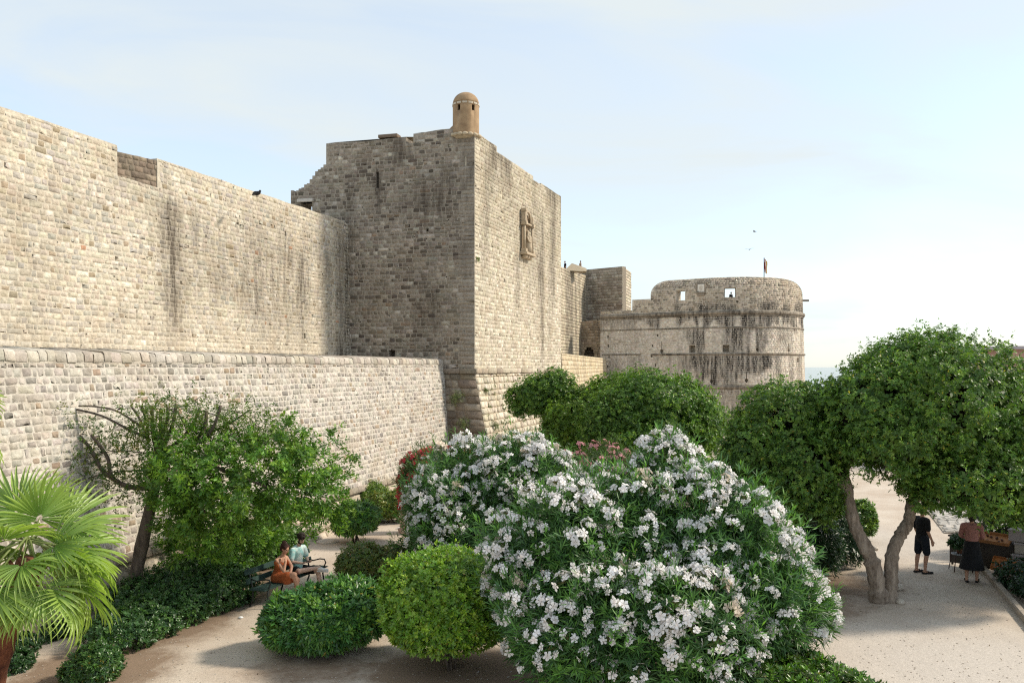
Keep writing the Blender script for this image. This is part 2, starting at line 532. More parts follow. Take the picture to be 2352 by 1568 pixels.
# ------------------------------------------------------------------ ground, sea
def ground_h(x, y):
    z = -4.9 * sstep(58, 125, y)
    z = z + 0.05 * (fbm(x * .35, y * .35, 4) - .5)
    return z

def build_ground():
    xs = np.concatenate([np.linspace(-60, -14, 14), np.linspace(-13, 16, 100), np.linspace(18, 75, 20)])
    ys = np.concatenate([np.linspace(-40, 9, 12), np.linspace(10, 36, 110), np.linspace(38, 165, 50)])
    X, Y = np.meshgrid(xs, ys)
    Z = ground_h(X, Y)
    V = np.stack([X, Y, Z], -1).reshape(-1, 3)
    nx = len(xs); i, j = np.meshgrid(np.arange(nx - 1), np.arange(len(ys) - 1))
    b = (j * nx + i).ravel()
    f = np.stack([b, b + 1, b + nx + 1, b + nx], 1)
    m, nt, bs = nodes_of('gravel_ground'); L = nt.links.new
    g = N(nt, 'ShaderNodeNewGeometry')
    n1 = N(nt, 'ShaderNodeTexNoise', Scale=0.55, Detail=6.0, Roughness=0.6); L(g.outputs['Position'], n1.inputs['Vector'])
    r1 = N(nt, 'ShaderNodeValToRGB'); e = r1.color_ramp.elements
    e[0].position = .36; e[0].color = (.46, .375, .30, 1); e[1].position = .66; e[1].color = (.585, .51, .43, 1); L(n1.outputs['Fac'], r1.inputs['Fac'])
    n2 = N(nt, 'ShaderNodeTexNoise', Scale=22.0, Detail=8.0, Roughness=0.75); L(g.outputs['Position'], n2.inputs['Vector'])
    r2 = N(nt, 'ShaderNodeMapRange'); r2.inputs['From Min'].default_value = .3; r2.inputs['From Max'].default_value = .7; r2.inputs['To Min'].default_value = .78; r2.inputs['To Max'].default_value = 1.18
    L(n2.outputs['Fac'], r2.inputs['Value'])
    mx = N(nt, 'ShaderNodeMix', data_type='RGBA', blend_type='MULTIPLY'); mx.inputs['Factor'].default_value = 1; L(r1.outputs['Color'], mx.inputs['A']); L(r2.outputs['Result'], mx.inputs['B'])
    # soil of the planting beds (vertex colour r = amount), paler gravel patches (g)
    at = N(nt, 'ShaderNodeAttribute', attribute_name='col'); sp = N(nt, 'ShaderNodeSeparateColor'); L(at.outputs['Color'], sp.inputs['Color'])
    ad = N(nt, 'ShaderNodeMath', operation='ADD'); L(sp.outputs[0], ad.inputs[0]); n3 = N(nt, 'ShaderNodeTexNoise', Scale=2.2, Detail=6.0, Roughness=.7); L(g.outputs['Position'], n3.inputs['Vector'])
    sb = N(nt, 'ShaderNodeMath', operation='MULTIPLY_ADD'); sb.inputs[1].default_value = 1.2; sb.inputs[2].default_value = -.6; L(n3.outputs['Fac'], sb.inputs[0]); L(sb.outputs[0], ad.inputs[1])
    rr = N(nt, 'ShaderNodeMapRange'); rr.inputs['From Min'].default_value = .25; rr.inputs['From Max'].default_value = .75; L(ad.outputs[0], rr.inputs['Value'])
    ms = N(nt, 'ShaderNodeMix', data_type='RGBA'); L(rr.outputs['Result'], ms.inputs['Factor']); L(mx.outputs['Result'], ms.inputs['A'])
    so = N(nt, 'ShaderNodeMix', data_type='RGBA', blend_type='MULTIPLY'); so.inputs['Factor'].default_value = 1; so.inputs['A'].default_value = (.25, .18, .13, 1); L(r2.outputs['Result'], so.inputs['B'])
    L(so.outputs['Result'], ms.inputs['B'])
    mg = N(nt, 'ShaderNodeMix', data_type='RGBA'); L(sp.outputs[1], mg.inputs['Factor']); L(ms.outputs['Result'], mg.inputs['A'])
    pg = N(nt, 'ShaderNodeMix', data_type='RGBA', blend_type='MULTIPLY'); pg.inputs['Factor'].default_value = 1; pg.inputs['A'].default_value = (.53, .475, .42, 1); L(r2.outputs['Result'], pg.inputs['B']); L(pg.outputs['Result'], mg.inputs['B'])
    L(mg.outputs['Result'], bs.inputs['Base Color']); bs.inputs['Roughness'].default_value = .95; bs.inputs['Specular IOR Level'].default_value = .1
    vo = N(nt, 'ShaderNodeTexVoronoi', Scale=42.0); L(g.outputs['Position'], vo.inputs['Vector'])
    bp = N(nt, 'ShaderNodeBump', Strength=.25, Distance=.015); L(vo.outputs['Distance'], bp.inputs['Height'])
    bp2 = N(nt, 'ShaderNodeBump', Strength=.4, Distance=.05); n5 = N(nt, 'ShaderNodeTexNoise', Scale=3.0, Detail=4.0); L(g.outputs['Position'], n5.inputs['Vector']); L(n5.outputs['Fac'], bp2.inputs['Height']); L(bp.outputs['Normal'], bp2.inputs['Normal']); L(bp2.outputs['Normal'], bs.inputs['Normal'])
    x, y = V[:, 0], V[:, 1]
    soil = np.zeros(len(V))
    def bed(cx, cy, rx, ry, a=1.0):
        return a * (1 - sstep(.35, 1.35, np.hypot((x - cx) / rx, (y - cy) / ry)))
    for b_ in [(-7.6, 15.0, 1.6, 1.8), (-7.2, 18.0, 1.3, 2.2), (-8.6, 12.5, 2.6, 1.6), (-6.4, 21.0, .7, 3.0), (-.9, 14.9, 2.3, 1.5), (-3.6, 15.0, 1.5, 1.0, .7), (2.4, 14.8, 2.8, 2.3), (6.2, 19.2, 2.6, 1.8, .8), (7.6, 20.8, 2.6, 1.8, .7), (-2.6, 20.4, 1.5, 1.0, .6), (13.2, 18.6, 1.4, 3.5, .9), (4.9, 13.4, 1.0, 1.3, .9), (-1.0, 21.5, 2.3, 2.0)]:
        soil = np.maximum(soil, bed(*b_))
    pale = np.zeros(len(V))
    for b_ in [(8.8, 15.2, 3.2, 2.6, .9), (11.0, 26.5, 3.0, 3.2, .75), (7, 12, 3, 3, .7)]:
        pale = np.maximum(pale, bed(*b_))
    col = np.stack([soil, pale, np.zeros(len(V)), np.ones(len(V))], 1)
    tag(link('ground', make_mesh('ground', V, f, m, col, smooth=True)), kind='structure')

    ms_, nts, b2 = nodes_of('sea_water')
    b2.inputs['Base Color'].default_value = (.03, .075, .11, 1); b2.inputs['Roughness'].default_value = .12
    wv = N(nts, 'ShaderNodeTexNoise', Scale=.25, Detail=6.0); gg = N(nts, 'ShaderNodeNewGeometry'); nts.links.new(gg.outputs['Position'], wv.inputs['Vector'])
    bw = N(nts, 'ShaderNodeBump', Strength=.6, Distance=.4); nts.links.new(wv.outputs['Fac'], bw.inputs['Height']); nts.links.new(bw.outputs['Normal'], b2.inputs['Normal'])
    S = 40000
    tag(link('sea', make_mesh('sea', [(-S, 100, -4.2), (S, 100, -4.2), (S, S, -4.2), (-S, S, -4.2)], np.array([[0, 1, 2, 3]]), ms_)), kind='structure')

build_ground()

# ------------------------------------------------------------------ tall curtain wall on the left
DC = np.array([.3113, .9503])
def build_curtain():
    T = thing('curtain_wall', 'tall sunlit cream stone curtain wall at left with a crenel gap', 'wall')
    p0 = np.array([-13.8, 22.2]) - 4.0 * DC
    F = make_F(p0, DC, .012, 12.5)
    def uat(x):                                     # u of image column x
        k = (x - CX) / F_PX
        return (k * p0[1] - p0[0]) / (DC[0] - k * DC[1])
    ua, ub = uat(269), uat(361)
    zt = 12.52
    def top(u):
        u = np.asarray(u, float)
        t = zt + .05 * (vnoise(u * .9, u * 0, 3) - .5)
        return np.where((u > ua) & (u < ub), 11.55, t)
    u1 = uat(797) + .25
    def stain(u, v):
        s = sstep(.42, .70, .6 * vnoise(u * .75, v * .05, 21) + .4 * vnoise(u * 2.1, v * .08, 22)) * sstep(6.3, 8.5, v) * (1 - sstep(10.6, 12.1, v + 1.0 * vnoise(u * 1.7, 0 * u, 8)))
        amt = sstep(uat(340), uat(400), u)
        k = 0
        for (x, wd, a, zt_, zb) in [(395, .55, .75, 11.3, 6.6), (445, .35, .45, 11.2, 8.5), (545, .3, .4, 10.8, 7), (590, .6, .45, 11, 6.6), (660, .5, .45, 10.6, 6.4), (690, .45, .6, 10.7, 6.2)]:
            k = np.maximum(k, a * np.exp(-((u - uat(x)) / wd) ** 2) * sstep(zb - 1, zb + 1.5, v) * (1 - sstep(zt_ - .5, zt_ + .5, v)))
        e = .75 * sstep(uat(764), uat(774), u) * (.6 + .5 * vnoise(u * 3, v * .8, 6)) * (1 - .5 * sstep(11.6, 12.2, v))
        return np.clip(np.maximum(np.maximum(k * 1.2, .48 * s * amt), e) + .22 * sstep(.48, .75, fbm(u * .6, v * .7, 31)), 0, .9)
    pal = palette([(.575, .51, .405), (.515, .455, .36), (.455, .42, .36), (.65, .595, .50), (.48, .29, .18), (.36, .295, .21)], [.38, .24, .24, .10, .002, .04], .11)
    def cf(u, v, rng, n):
        c = pal(u, v, rng, n)
        lo = (1 - sstep(6.0, 8.2, v))[:, None]  # neutral low stones: soft edge of the sun's shade put into the colour
        c = c * (1 - .6 * lo) + np.clip(c.mean(1, keepdims=True) * np.array([1.17, 1.05, .86]), 0, .8) * .6 * lo
        return c
    wall(T, F, 0, u1, 5.9, top, (.135, .20), (.13, .32), .0055, cf, stain, M_STONE, (.575, .515, .415), gap=.013, seed=11, thick=2.6, n_single=270, topfn_brk=(ua, ub), jit=.014,
         openings=[(uat(655) - .06, uat(655) + .06, 11.05, 11.25, .5), (uat(697) - .07, uat(697) + .07, 6.75, 7.0, .5), (uat(545) - .08, uat(545) + .08, 11.0, 11.1, .3), (uat(778), uat(778) + .14, 10.9, 11.3, .5)])
    # dark masonry filling the old crenel, set back at its near end
    nn = np.array([DC[1], -DC[0]])
    pa = p0 + DC * (ua - .02) - nn * .50; pb = p0 + DC * (ub + .02) - nn * .03
    Fj0 = make_F(pa, pb - pa)
    palj = palette([(.24, .19, .145), (.30, .245, .185), (.19, .155, .12)], [1, 1, 1])
    wall(T, Fj0, 0, float(np.linalg.norm(pb - pa)), 11.50, zt - .06, (.16, .23), (.18, .34), .016, palj, no_stain, M_DIRTY, (.24, .195, .15), seed=5, n_single=30, thick=.5, cell=.4)
    return F, uat
F_CURT, CURT_U = build_curtain()

# ------------------------------------------------------------------ lower scarp wall with coping
DL = nrm(np.array([7.1, 22.0]))
L0 = np.array([-10.4, 16.8]) - 5.5 * DL
def build_low():
    T = thing('scarp_wall', 'low battered grey stone wall with pale mortar and rounded coping', 'wall')
    F = make_F(L0, DL, .17, 5.9)
    u1 = 30.2
    pal = palette([(.38, .345, .30), (.45, .405, .35), (.54, .49, .425), (.37, .29, .215), (.28, .255, .225), (.42, .27, .19), (.57, .52, .45)], [.26, .27, .23, .06, .09, .002, .10], .10)
    stain = lambda u, v: np.clip(.18 * sstep(.55, .8, fbm(u * .6, v * .35, 41)) + .12 * sstep(5.2, 5.7, v), 0, .5)
    wall(T, F, 0, u1, 1.22, 5.60, (.135, .20), (.12, .28), .0065, pal, stain, M_STONE, (.585, .535, .465), gap=.024, seed=21, thick=.5, n_single=205, jit=.014, warp=.03)
    # rough foot below the ledge
    F2 = make_F(L0, DL, .32, 5.9 - (5.9 - 1.2) * .17 / .32)
    pal2 = palette([(.47, .40, .325), (.55, .47, .38), (.40, .33, .26)], [1, 1, 1])
    wall(T, F2, 0, u1, -.15, 1.06, (.28, .42), (.3, .7), .05, pal2, stain, M_STONE, (.52, .45, .36), gap=.03, seed=22, thick=.4, n_single=60, jit=.03, warp=.05)
    block_course(T, 'ledge_stone', F, 4.0, u1 - 1.0, 1.04, 1.23, -.1, .10, (.45, .9), M_STONE, palette([(.40, .34, .27), (.34, .29, .235)], [1, 1]), seed=6)
    # coping stones, sloping up to the terrace behind
    rng = np.random.default_rng(8); u = 0.0
    cols = palette([(.47, .425, .36), (.53, .48, .41), (.40, .36, .305), (.60, .54, .46)], [1, 1, .6, .7])
    while u < u1 - .2:
        Lg = rng.uniform(.20, .36); a, b = u + .009, u + Lg - .009; u += Lg
        j = rng.uniform(-.02, .02); pj = rng.uniform(-.015, .015)
        prof = [(5.60, -.05), (5.61 + j, .015 + pj), (5.64 + j, .035 + pj), (5.80 + j, .035 + pj), (5.85 + j, .0 + pj), (5.955 + j * .5, -1.0), (5.6, -1.0)]
        m = len(prof); bv = .018
        U = np.array([a] * m + [a + bv] * m + [b - bv] * m + [b] * m)
        Vv = np.array([p[0] for p in prof] * 4); W = np.array([p[1] for p in prof] * 4)
        Vv[:m] -= .010; Vv[-m:] -= .010; W[:m] -= .008; W[-m:] -= .008
        P = F(U, Vv, W + .0)
        P += rng.normal(0, .006, P.shape)
        f = []
        for i in range(3):
            for k in range(m): f.append((i * m + k, (i + 1) * m + k, (i + 1) * m + (k + 1) % m, i * m + (k + 1) % m))
        f = np.array(f); base = cols(None, None, rng, 1)[0]; c = P.mean(0)
        link('coping_stone', make_mesh('coping_stone', P - c, [f, np.array([list(range(m - 1, -1, -1)), [3 * m + k for k in range(m)]])], M_STONE, np.concatenate([np.broadcast_to(base, (4 * m, 3)), np.full((4 * m, 1), .12)], 1)), T, c)
    sweep(T, 'coping_bed', F, 0, u1 - .2, [(5.57, .0), (5.60, .012), (5.79, .012), (5.82, -.01), (5.93, -1.0)], M_STONE, (.50, .45, .38))
    # terrace fill between the two walls
    q = []
    for (uu, w) in ((0, -.9), (u1 + .6, -.9), (u1 + .6, -6.2), (0, -6.2)): q.append(F(uu, 5.94, w))
    link('terrace_paving', make_mesh('terrace_paving', np.array(q), np.array([[0, 1, 2, 3]]), plain('terrace_earth', (.42, .36, .28), .95, .2, 3.0)), T)
build_low()

# ------------------------------------------------------------------ corner tower
TC = np.array([-1.74, 38.4])
DLF = np.array([-.9656, .26])                         # along the shaded face, away from the corner
DRF = np.array([.346, .938])                          # along the sunlit face
def build_tower():
    T = thing('corner_tower', 'square weathered stone tower with a sharp corner and battered foot', 'tower')
    Fl_ = make_F(TC, -DLF, 0, 5.4); Fl = lambda u, v, w: Fl_(-np.asarray(u, float), v, w)
    Fr = make_F(TC, DRF, 0, 5.4)
    # --- shaded face
    def topl(u):
        u = np.asarray(u, float)
        t = np.where(u < 3.05, 16.52 + .16 * sstep(0, 1, u) - .10 * sstep(1.5, 3, u), np.where(u < 3.42, 16.15, np.where(u < 7.62, 16.42 + .03 * np.sin(u * 2), 0)))
        uq = np.floor((u - 7.62) / .15) * .15 + 7.62
        ruin = 15.35 - .95 * sstep(7.6, 9.0, uq) - .12 * (uq - 7.6) + .20 * (hash1(np.round((uq - 7.62) / .15), 0 * uq, 4) - .5)
        return np.where(u < 7.62, t, ruin)
    def stl(u, v):
        k = .62 * sstep(.5, .8, vnoise(u * 1.1, v * .22, 7)) * sstep(.35, .75, fbm(u * .8, v * .5, 9))
        for (x, wd, a, zt_, zb) in [(.45, .16, .9, 15.4, 13.2), (4.9, .12, .85, 15.1, 13.0), (2.4, .5, .5, 14.8, 12.5), (1.3, .5, .4, 15, 12)]:
            k = np.maximum(k, a * np.exp(-((u - x) / wd) ** 2) * sstep(zb - .8, zb + .6, v) * (1 - sstep(zt_ - .3, zt_ + .2, v)))
        k = k + .25 * sstep(.45, .8, fbm(u * .45 + 3, v * .45, 19))
        return np.clip(k, 0, .85)
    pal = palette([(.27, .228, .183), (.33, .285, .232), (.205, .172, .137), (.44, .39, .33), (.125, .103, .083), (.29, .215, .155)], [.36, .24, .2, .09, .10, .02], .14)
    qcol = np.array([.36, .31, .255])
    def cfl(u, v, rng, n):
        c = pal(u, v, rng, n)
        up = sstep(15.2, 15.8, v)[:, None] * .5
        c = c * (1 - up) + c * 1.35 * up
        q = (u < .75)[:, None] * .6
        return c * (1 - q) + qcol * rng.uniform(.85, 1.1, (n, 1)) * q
    op = [(4.83, 4.97, 14.1, 14.9, .5), (2.28, 2.40, 11.9, 12.05, .35), (3.98, 4.32, 5.7, 6.32, .6), (.40, .50, 14.9, 15.35, .4),
          (8.38, 9.02, 12.4, 13.62, None)]
    rng0 = np.random.default_rng(77)
    for k in range(26):
        uu, vv = rng0.uniform(.8, 7.2), rng0.uniform(9.5, 15.6); op.append((uu, uu + .05, vv, vv + .06, .2))
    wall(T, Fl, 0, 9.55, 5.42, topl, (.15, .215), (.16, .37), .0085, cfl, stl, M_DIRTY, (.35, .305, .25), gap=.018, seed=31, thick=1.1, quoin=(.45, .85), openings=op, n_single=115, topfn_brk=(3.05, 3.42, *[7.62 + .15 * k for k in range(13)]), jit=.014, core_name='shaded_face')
    # white lintel over the ruined doorway
    lb = MB(); c = Fl(8.72, 13.70, -.1); lb.box((0, 0, 0), (.85, .5, .16), Matrix.Rotation(math.atan2(-DLF[1], -DLF[0]), 3, 'Z'), .02)
    lb.build('lintel', plain('lintel_stone', (.5, .46, .41), .9, .15), T, loc=c)
    # --- sunlit face
    def topr(u):
        u = np.asarray(u, float)
        return np.where(u < 2.84, 16.48, np.where(u < 8.46, 16.22, np.where(u < 9.9, 16.02, 16.12))) + .03 * (vnoise(u * 2, u * 0, 2) - .5)
    def st_r(u, v):
        a = .8 * sstep(.36, .72, vnoise(u * .9 + 2, v * .10, 15)) * sstep(8.0, 12.5, v + 2.0 * vnoise(u * .7, 0 * u, 3)) * sstep(.3, 2.4, u)
        for (x, wd, am, zt_, zb) in [(10.1, .35, .8, 14.5, 5.4), (5.9, .5, .4, 12, 8), (11.6, .5, .35, 13, 6)]:
            a = np.maximum(a, am * np.exp(-((u - x) / wd) ** 2) * sstep(zb - 1, zb + 2, v) * (1 - sstep(zt_ - 1, zt_ + .4, v)))
        return np.clip(a + .08, 0, .75)
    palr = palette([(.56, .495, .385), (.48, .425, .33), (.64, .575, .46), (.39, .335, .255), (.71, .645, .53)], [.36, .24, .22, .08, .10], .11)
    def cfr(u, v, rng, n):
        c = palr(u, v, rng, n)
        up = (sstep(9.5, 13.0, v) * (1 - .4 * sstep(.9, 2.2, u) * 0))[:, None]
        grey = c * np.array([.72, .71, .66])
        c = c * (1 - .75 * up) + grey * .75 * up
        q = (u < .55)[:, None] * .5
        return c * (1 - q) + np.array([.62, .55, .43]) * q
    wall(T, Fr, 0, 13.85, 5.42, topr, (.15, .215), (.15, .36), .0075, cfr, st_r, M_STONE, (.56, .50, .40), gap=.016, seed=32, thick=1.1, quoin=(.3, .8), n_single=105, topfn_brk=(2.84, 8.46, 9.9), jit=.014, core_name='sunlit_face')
    # --- far side and roof so that the tower is a closed body
    mb = MB()
    A = TC; B = TC + DLF * 7.6; C_ = TC + DRF * 13.85; D_ = B + DRF * 13.85
    v = [(*p, z) for z in (0.2, 15.5) for p in (B * .985 + D_ * .015, D_, C_, TC + (DLF + DRF) * .9)]
    mb.add(v, [(4, 5, 6, 7), (0, 1, 5, 4), (1, 2, 6, 5)])
    mb.build('rear_walls', plain('tower_back', (.42, .36, .28), .9, .2, 2.0, .4), T)
    # sloping parapet tops with pale render
    for (Fx, ua, ub, z) in ((Fl, 3.45, 7.55, 16.47), (Fl, .75, 3.0, 16.62)):
        P = [Fx(ua, z, -.03), Fx(ub, z, -.03), Fx(ub - .3, z + .26, -1.0), Fx(ua, z + .26, -1.0), Fx(ua, z - .25, -1.0), Fx(ub - .3, z - .25, -1.0)]
        link('parapet_top', make_mesh('parapet_top', np.array(P), [np.array([[0, 1, 2, 3], [3, 2, 5, 4]])], plain('render_cream', (.52, .43, .29), .9, .12)), T)
    bx = MB(); bx.box((0, 0, 0), (1.0, .5, .16), Matrix.Rotation(math.atan2(-DLF[1], -DLF[0]), 3, 'Z'), .015)
    bx.build('parapet_slab', plain('dark_slab', (.16, .12, .09), .9), T, loc=Fl(4.6, 16.74, -.75))
    # --- ledge blocks
    lc = palette([(.42, .36, .28), (.50, .44, .35), (.36, .31, .25)], [1, 1, 1])
    block_course(T, 'ledge_stone', Fl, -.13, 3.2, 5.20, 5.44, -.1, .13, (.55, 1.1), M_DIRTY, palette([(.34, .285, .225), (.28, .235, .185)], [1, 1]), seed=1)
    block_course(T, 'ledge_stone', Fr, -.13, 13.95, 5.20, 5.44, -.1, .13, (.6, 1.2), M_STONE, lc, seed=2)
    # --- battered foot
    BL, BR = .25, .30
    nl = np.array([-DLF[1] * -1, 0]); nl = np.array([-.26, -.9656]); nr = np.array([DRF[1], -DRF[0]])
    Mx = np.linalg.inv(np.array([nl, nr]))
    off = Mx @ np.array([BL, BR])                     # corner shift per metre below the ledge
    def Fpl(u, v, w):
        u, v, w = np.broadcast_arrays(np.asarray(u, float), np.asarray(v, float), np.asarray(w, float)); h = 5.2 - v
        q = TC + (h[..., None]) * off + u[..., None] * DLF + w[..., None] * nl
        return np.concatenate([q, (v + 0 * u)[..., None]], -1)
    def Fpr(u, v, w):
        u, v, w = np.broadcast_arrays(np.asarray(u, float), np.asarray(v, float), np.asarray(w, float)); h = 5.2 - v
        q = TC + (h[..., None]) * off + u[..., None] * DRF + w[..., None] * nr
        return np.concatenate([q, (v + 0 * u)[..., None]], -1)
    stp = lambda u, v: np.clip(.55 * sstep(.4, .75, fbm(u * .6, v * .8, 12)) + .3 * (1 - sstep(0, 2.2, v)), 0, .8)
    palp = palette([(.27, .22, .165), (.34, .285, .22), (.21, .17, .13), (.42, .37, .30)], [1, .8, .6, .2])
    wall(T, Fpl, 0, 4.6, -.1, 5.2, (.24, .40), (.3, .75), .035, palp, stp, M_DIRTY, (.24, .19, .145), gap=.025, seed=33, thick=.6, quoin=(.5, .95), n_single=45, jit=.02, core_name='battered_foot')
    palq = palette([(.52, .46, .36), (.60, .53, .42), (.44, .385, .30), (.66, .59, .48)], [1, 1, .5, .5])
    stq = lambda u, v: np.clip(.14 * sstep(.5, .8, fbm(u * .7, v * .7, 25)), 0, .5)
    wall(T, Fpr, 0, 15.0, -.1, 5.2, (.20, .33), (.24, .5), .045, palq, stq, M_STONE, (.42, .355, .255), gap=.03, seed=34, thick=.6, quoin=(.3, .6), n_single=45, jit=.02, core_name='battered_foot')
    return Fl, Fr, Fpl, Fpr
F_TL, F_TR, F_PL, F_PR = build_tower()

# ------------------------------------------------------------------ far curtain, square block, linking wall
def build_far():
    KS = 1.32
    zz = lambda z: CAM_Z + (z - CAM_Z) * KS
    T = thing('distant_curtain_wall', 'sunlit far wall stretch between the corner tower and the square block', 'wall')
    pa = KS * np.array([(1288 - CX) / F_PX * 78, 78.]); df = KS * np.array([8.1, 90]) - pa; p0 = pa - 3 * nrm(df)
    F = make_F(p0, df, .01, 6)
    stn = lambda u, v: np.clip(.6 * sstep(.45, .75, vnoise(u * .8, v * .08, 55)), 0, .8)
    pal = palette([(.50, .43, .32), (.42, .36, .27), (.58, .51, .39)], [1, 1, .6])
    wall(T, F, 0, 19.8, 6.3, lambda u: 17.95 + .04 * np.asarray(u, float), (.34, .48), (.36, .8), .03, pal, stn, M_STONE, (.45, .39, .30), gap=.04, seed=51, octo=False, n_single=120, cell=1.0, thick=1.2)
    # cream render stair parapet where people stand
    mb = MB(); b = F(8.4, 18.2, -.6)
    mb.add([(0, 0, 0), (3.0, 1.2, 0), (3.0, 1.2, .42), (1.1, .35, .95), (.95, .3, .95), (0, 2.5, 0), (3.0, 3.2, 0), (3.0, 3.2, .42), (1.1, 2.6, .95), (.95, 2.5, .95)],
           [(0, 1, 2, 3, 4), (9, 8, 7, 6, 5), (0, 4, 9, 5), (4, 3, 8, 9), (3, 2, 7, 8), (2, 1, 6, 7)])
    mb.build('stair_parapet', plain('render_pale', (.58, .49, .36), .9, .1), T, loc=b)

    B = thing('square_bastion_block', 'square grey stone block standing between far wall and round bastion', 'tower')
    cpt = KS * np.array([(1430 - CX) / F_PX * 88, 88.])
    dl = nrm(KS * np.array([7.6, 91.5]) - cpt); Fb_ = make_F(cpt, -dl, 0, 6); Fb = lambda u, v, w: Fb_(-np.asarray(u, float), v, w)
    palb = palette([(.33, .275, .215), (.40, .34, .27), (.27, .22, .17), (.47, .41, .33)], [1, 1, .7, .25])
    stb = lambda u, v: np.clip(.65 * sstep(.5, .8, vnoise(u * .5, v * .15, 61)) * sstep(.3, .7, fbm(u * .3, v * .4, 62)), 0, .8)
    uk = 3.35
    kh = [(uk - .1, uk + .1, zz(9.1), zz(10.6), .6), (uk - .38, uk + .38, zz(8.75), zz(9.1), .6), (uk - .22, uk + .22, zz(8.6), zz(8.75), .6)]
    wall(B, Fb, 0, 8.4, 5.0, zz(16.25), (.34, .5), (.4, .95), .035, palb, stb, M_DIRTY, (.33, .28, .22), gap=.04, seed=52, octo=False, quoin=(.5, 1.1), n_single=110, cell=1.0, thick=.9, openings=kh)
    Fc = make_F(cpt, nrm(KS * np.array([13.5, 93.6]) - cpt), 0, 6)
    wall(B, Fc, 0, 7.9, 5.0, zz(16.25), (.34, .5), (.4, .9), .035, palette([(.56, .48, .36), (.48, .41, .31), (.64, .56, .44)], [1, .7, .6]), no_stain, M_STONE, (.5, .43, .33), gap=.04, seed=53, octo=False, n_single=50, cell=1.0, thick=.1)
    # lower wall with the barred arch below the block
    G = thing('gate_wall', 'dark low stone wall with a barred arched gateway under the square block', 'wall')
    g0 = KS * np.array([(1318 - CX) / F_PX * 87.5, 87.5]); g1 = KS * np.array([(1384 - CX) / F_PX * 86.5, 86.5])
    Fg = make_F(g0, g1 - g0, 0, 6)
    Lg = float(np.linalg.norm(g1 - g0))
    uo = lambda x: Lg * (x - 1318) / 66
    ar = [(uo(1341), uo(1365), zz(5.6), zz(7.0), .9), (uo(1343), uo(1363), zz(7.0), zz(7.35), .9), (uo(1347), uo(1359), zz(7.35), zz(7.6), .9)]
    wall(G, Fg, 0, Lg, 5.2, lambda u: 11.7 + .12 * np.asarray(u, float), (.3, .42), (.35, .7), .03, palette([(.30, .235, .17), (.38, .305, .225), (.24, .19, .14)], [1, 1, .6]), stb, M_DIRTY, (.34, .275, .205), gap=.04, seed=54, octo=False, n_single=80, cell=.8, thick=1.0, openings=ar)
    gt = MB()
    for k in range(9):
        u = uo(1341) + (uo(1365) - uo(1341)) * (k + .5) / 9
        zt_ = zz(7.0) if k in (0, 8) else (zz(7.35) if k in (1, 2, 6, 7) else zz(7.58))
        a, b = Fg(u, 5.7, -.4), Fg(u, zt_, -.4); gt.tube([a, b], .03, 5)
    gt.tube([Fg(uo(1341), 6.9, -.4), Fg(uo(1365), 6.9, -.4)], .03, 5)
    gt.build('iron_grille', plain('rusty_iron', (.10, .075, .06), .7), G)
    # linking low wall
    K = thing('linking_wall', 'low sunlit stone wall running from tower foot towards round bastion', 'wall')
    k0 = np.array([(1290 - CX) / F_PX * 58, 58.]); k1 = np.array([(1392 - CX) / F_PX * 107, 107.])
    Fk = make_F(k0, k1 - k0, .06, 6)
    wall(K, Fk, 0, float(np.linalg.norm(k1 - k0)), -1.5, lambda u: 6.48 + .003 * np.asarray(u, float), (.28, .40), (.3, .7), .03, palette([(.60, .50, .34), (.53, .44, .30), (.66, .57, .42)], [1, 1, .6]), lambda u, v: .2 * sstep(.5, .8, vnoise(u * .7, v * .2, 71)), M_STONE, (.5, .43, .31), gap=.035, seed=55, octo=False, n_single=120, cell=1.0, thick=3.0)
build_far()

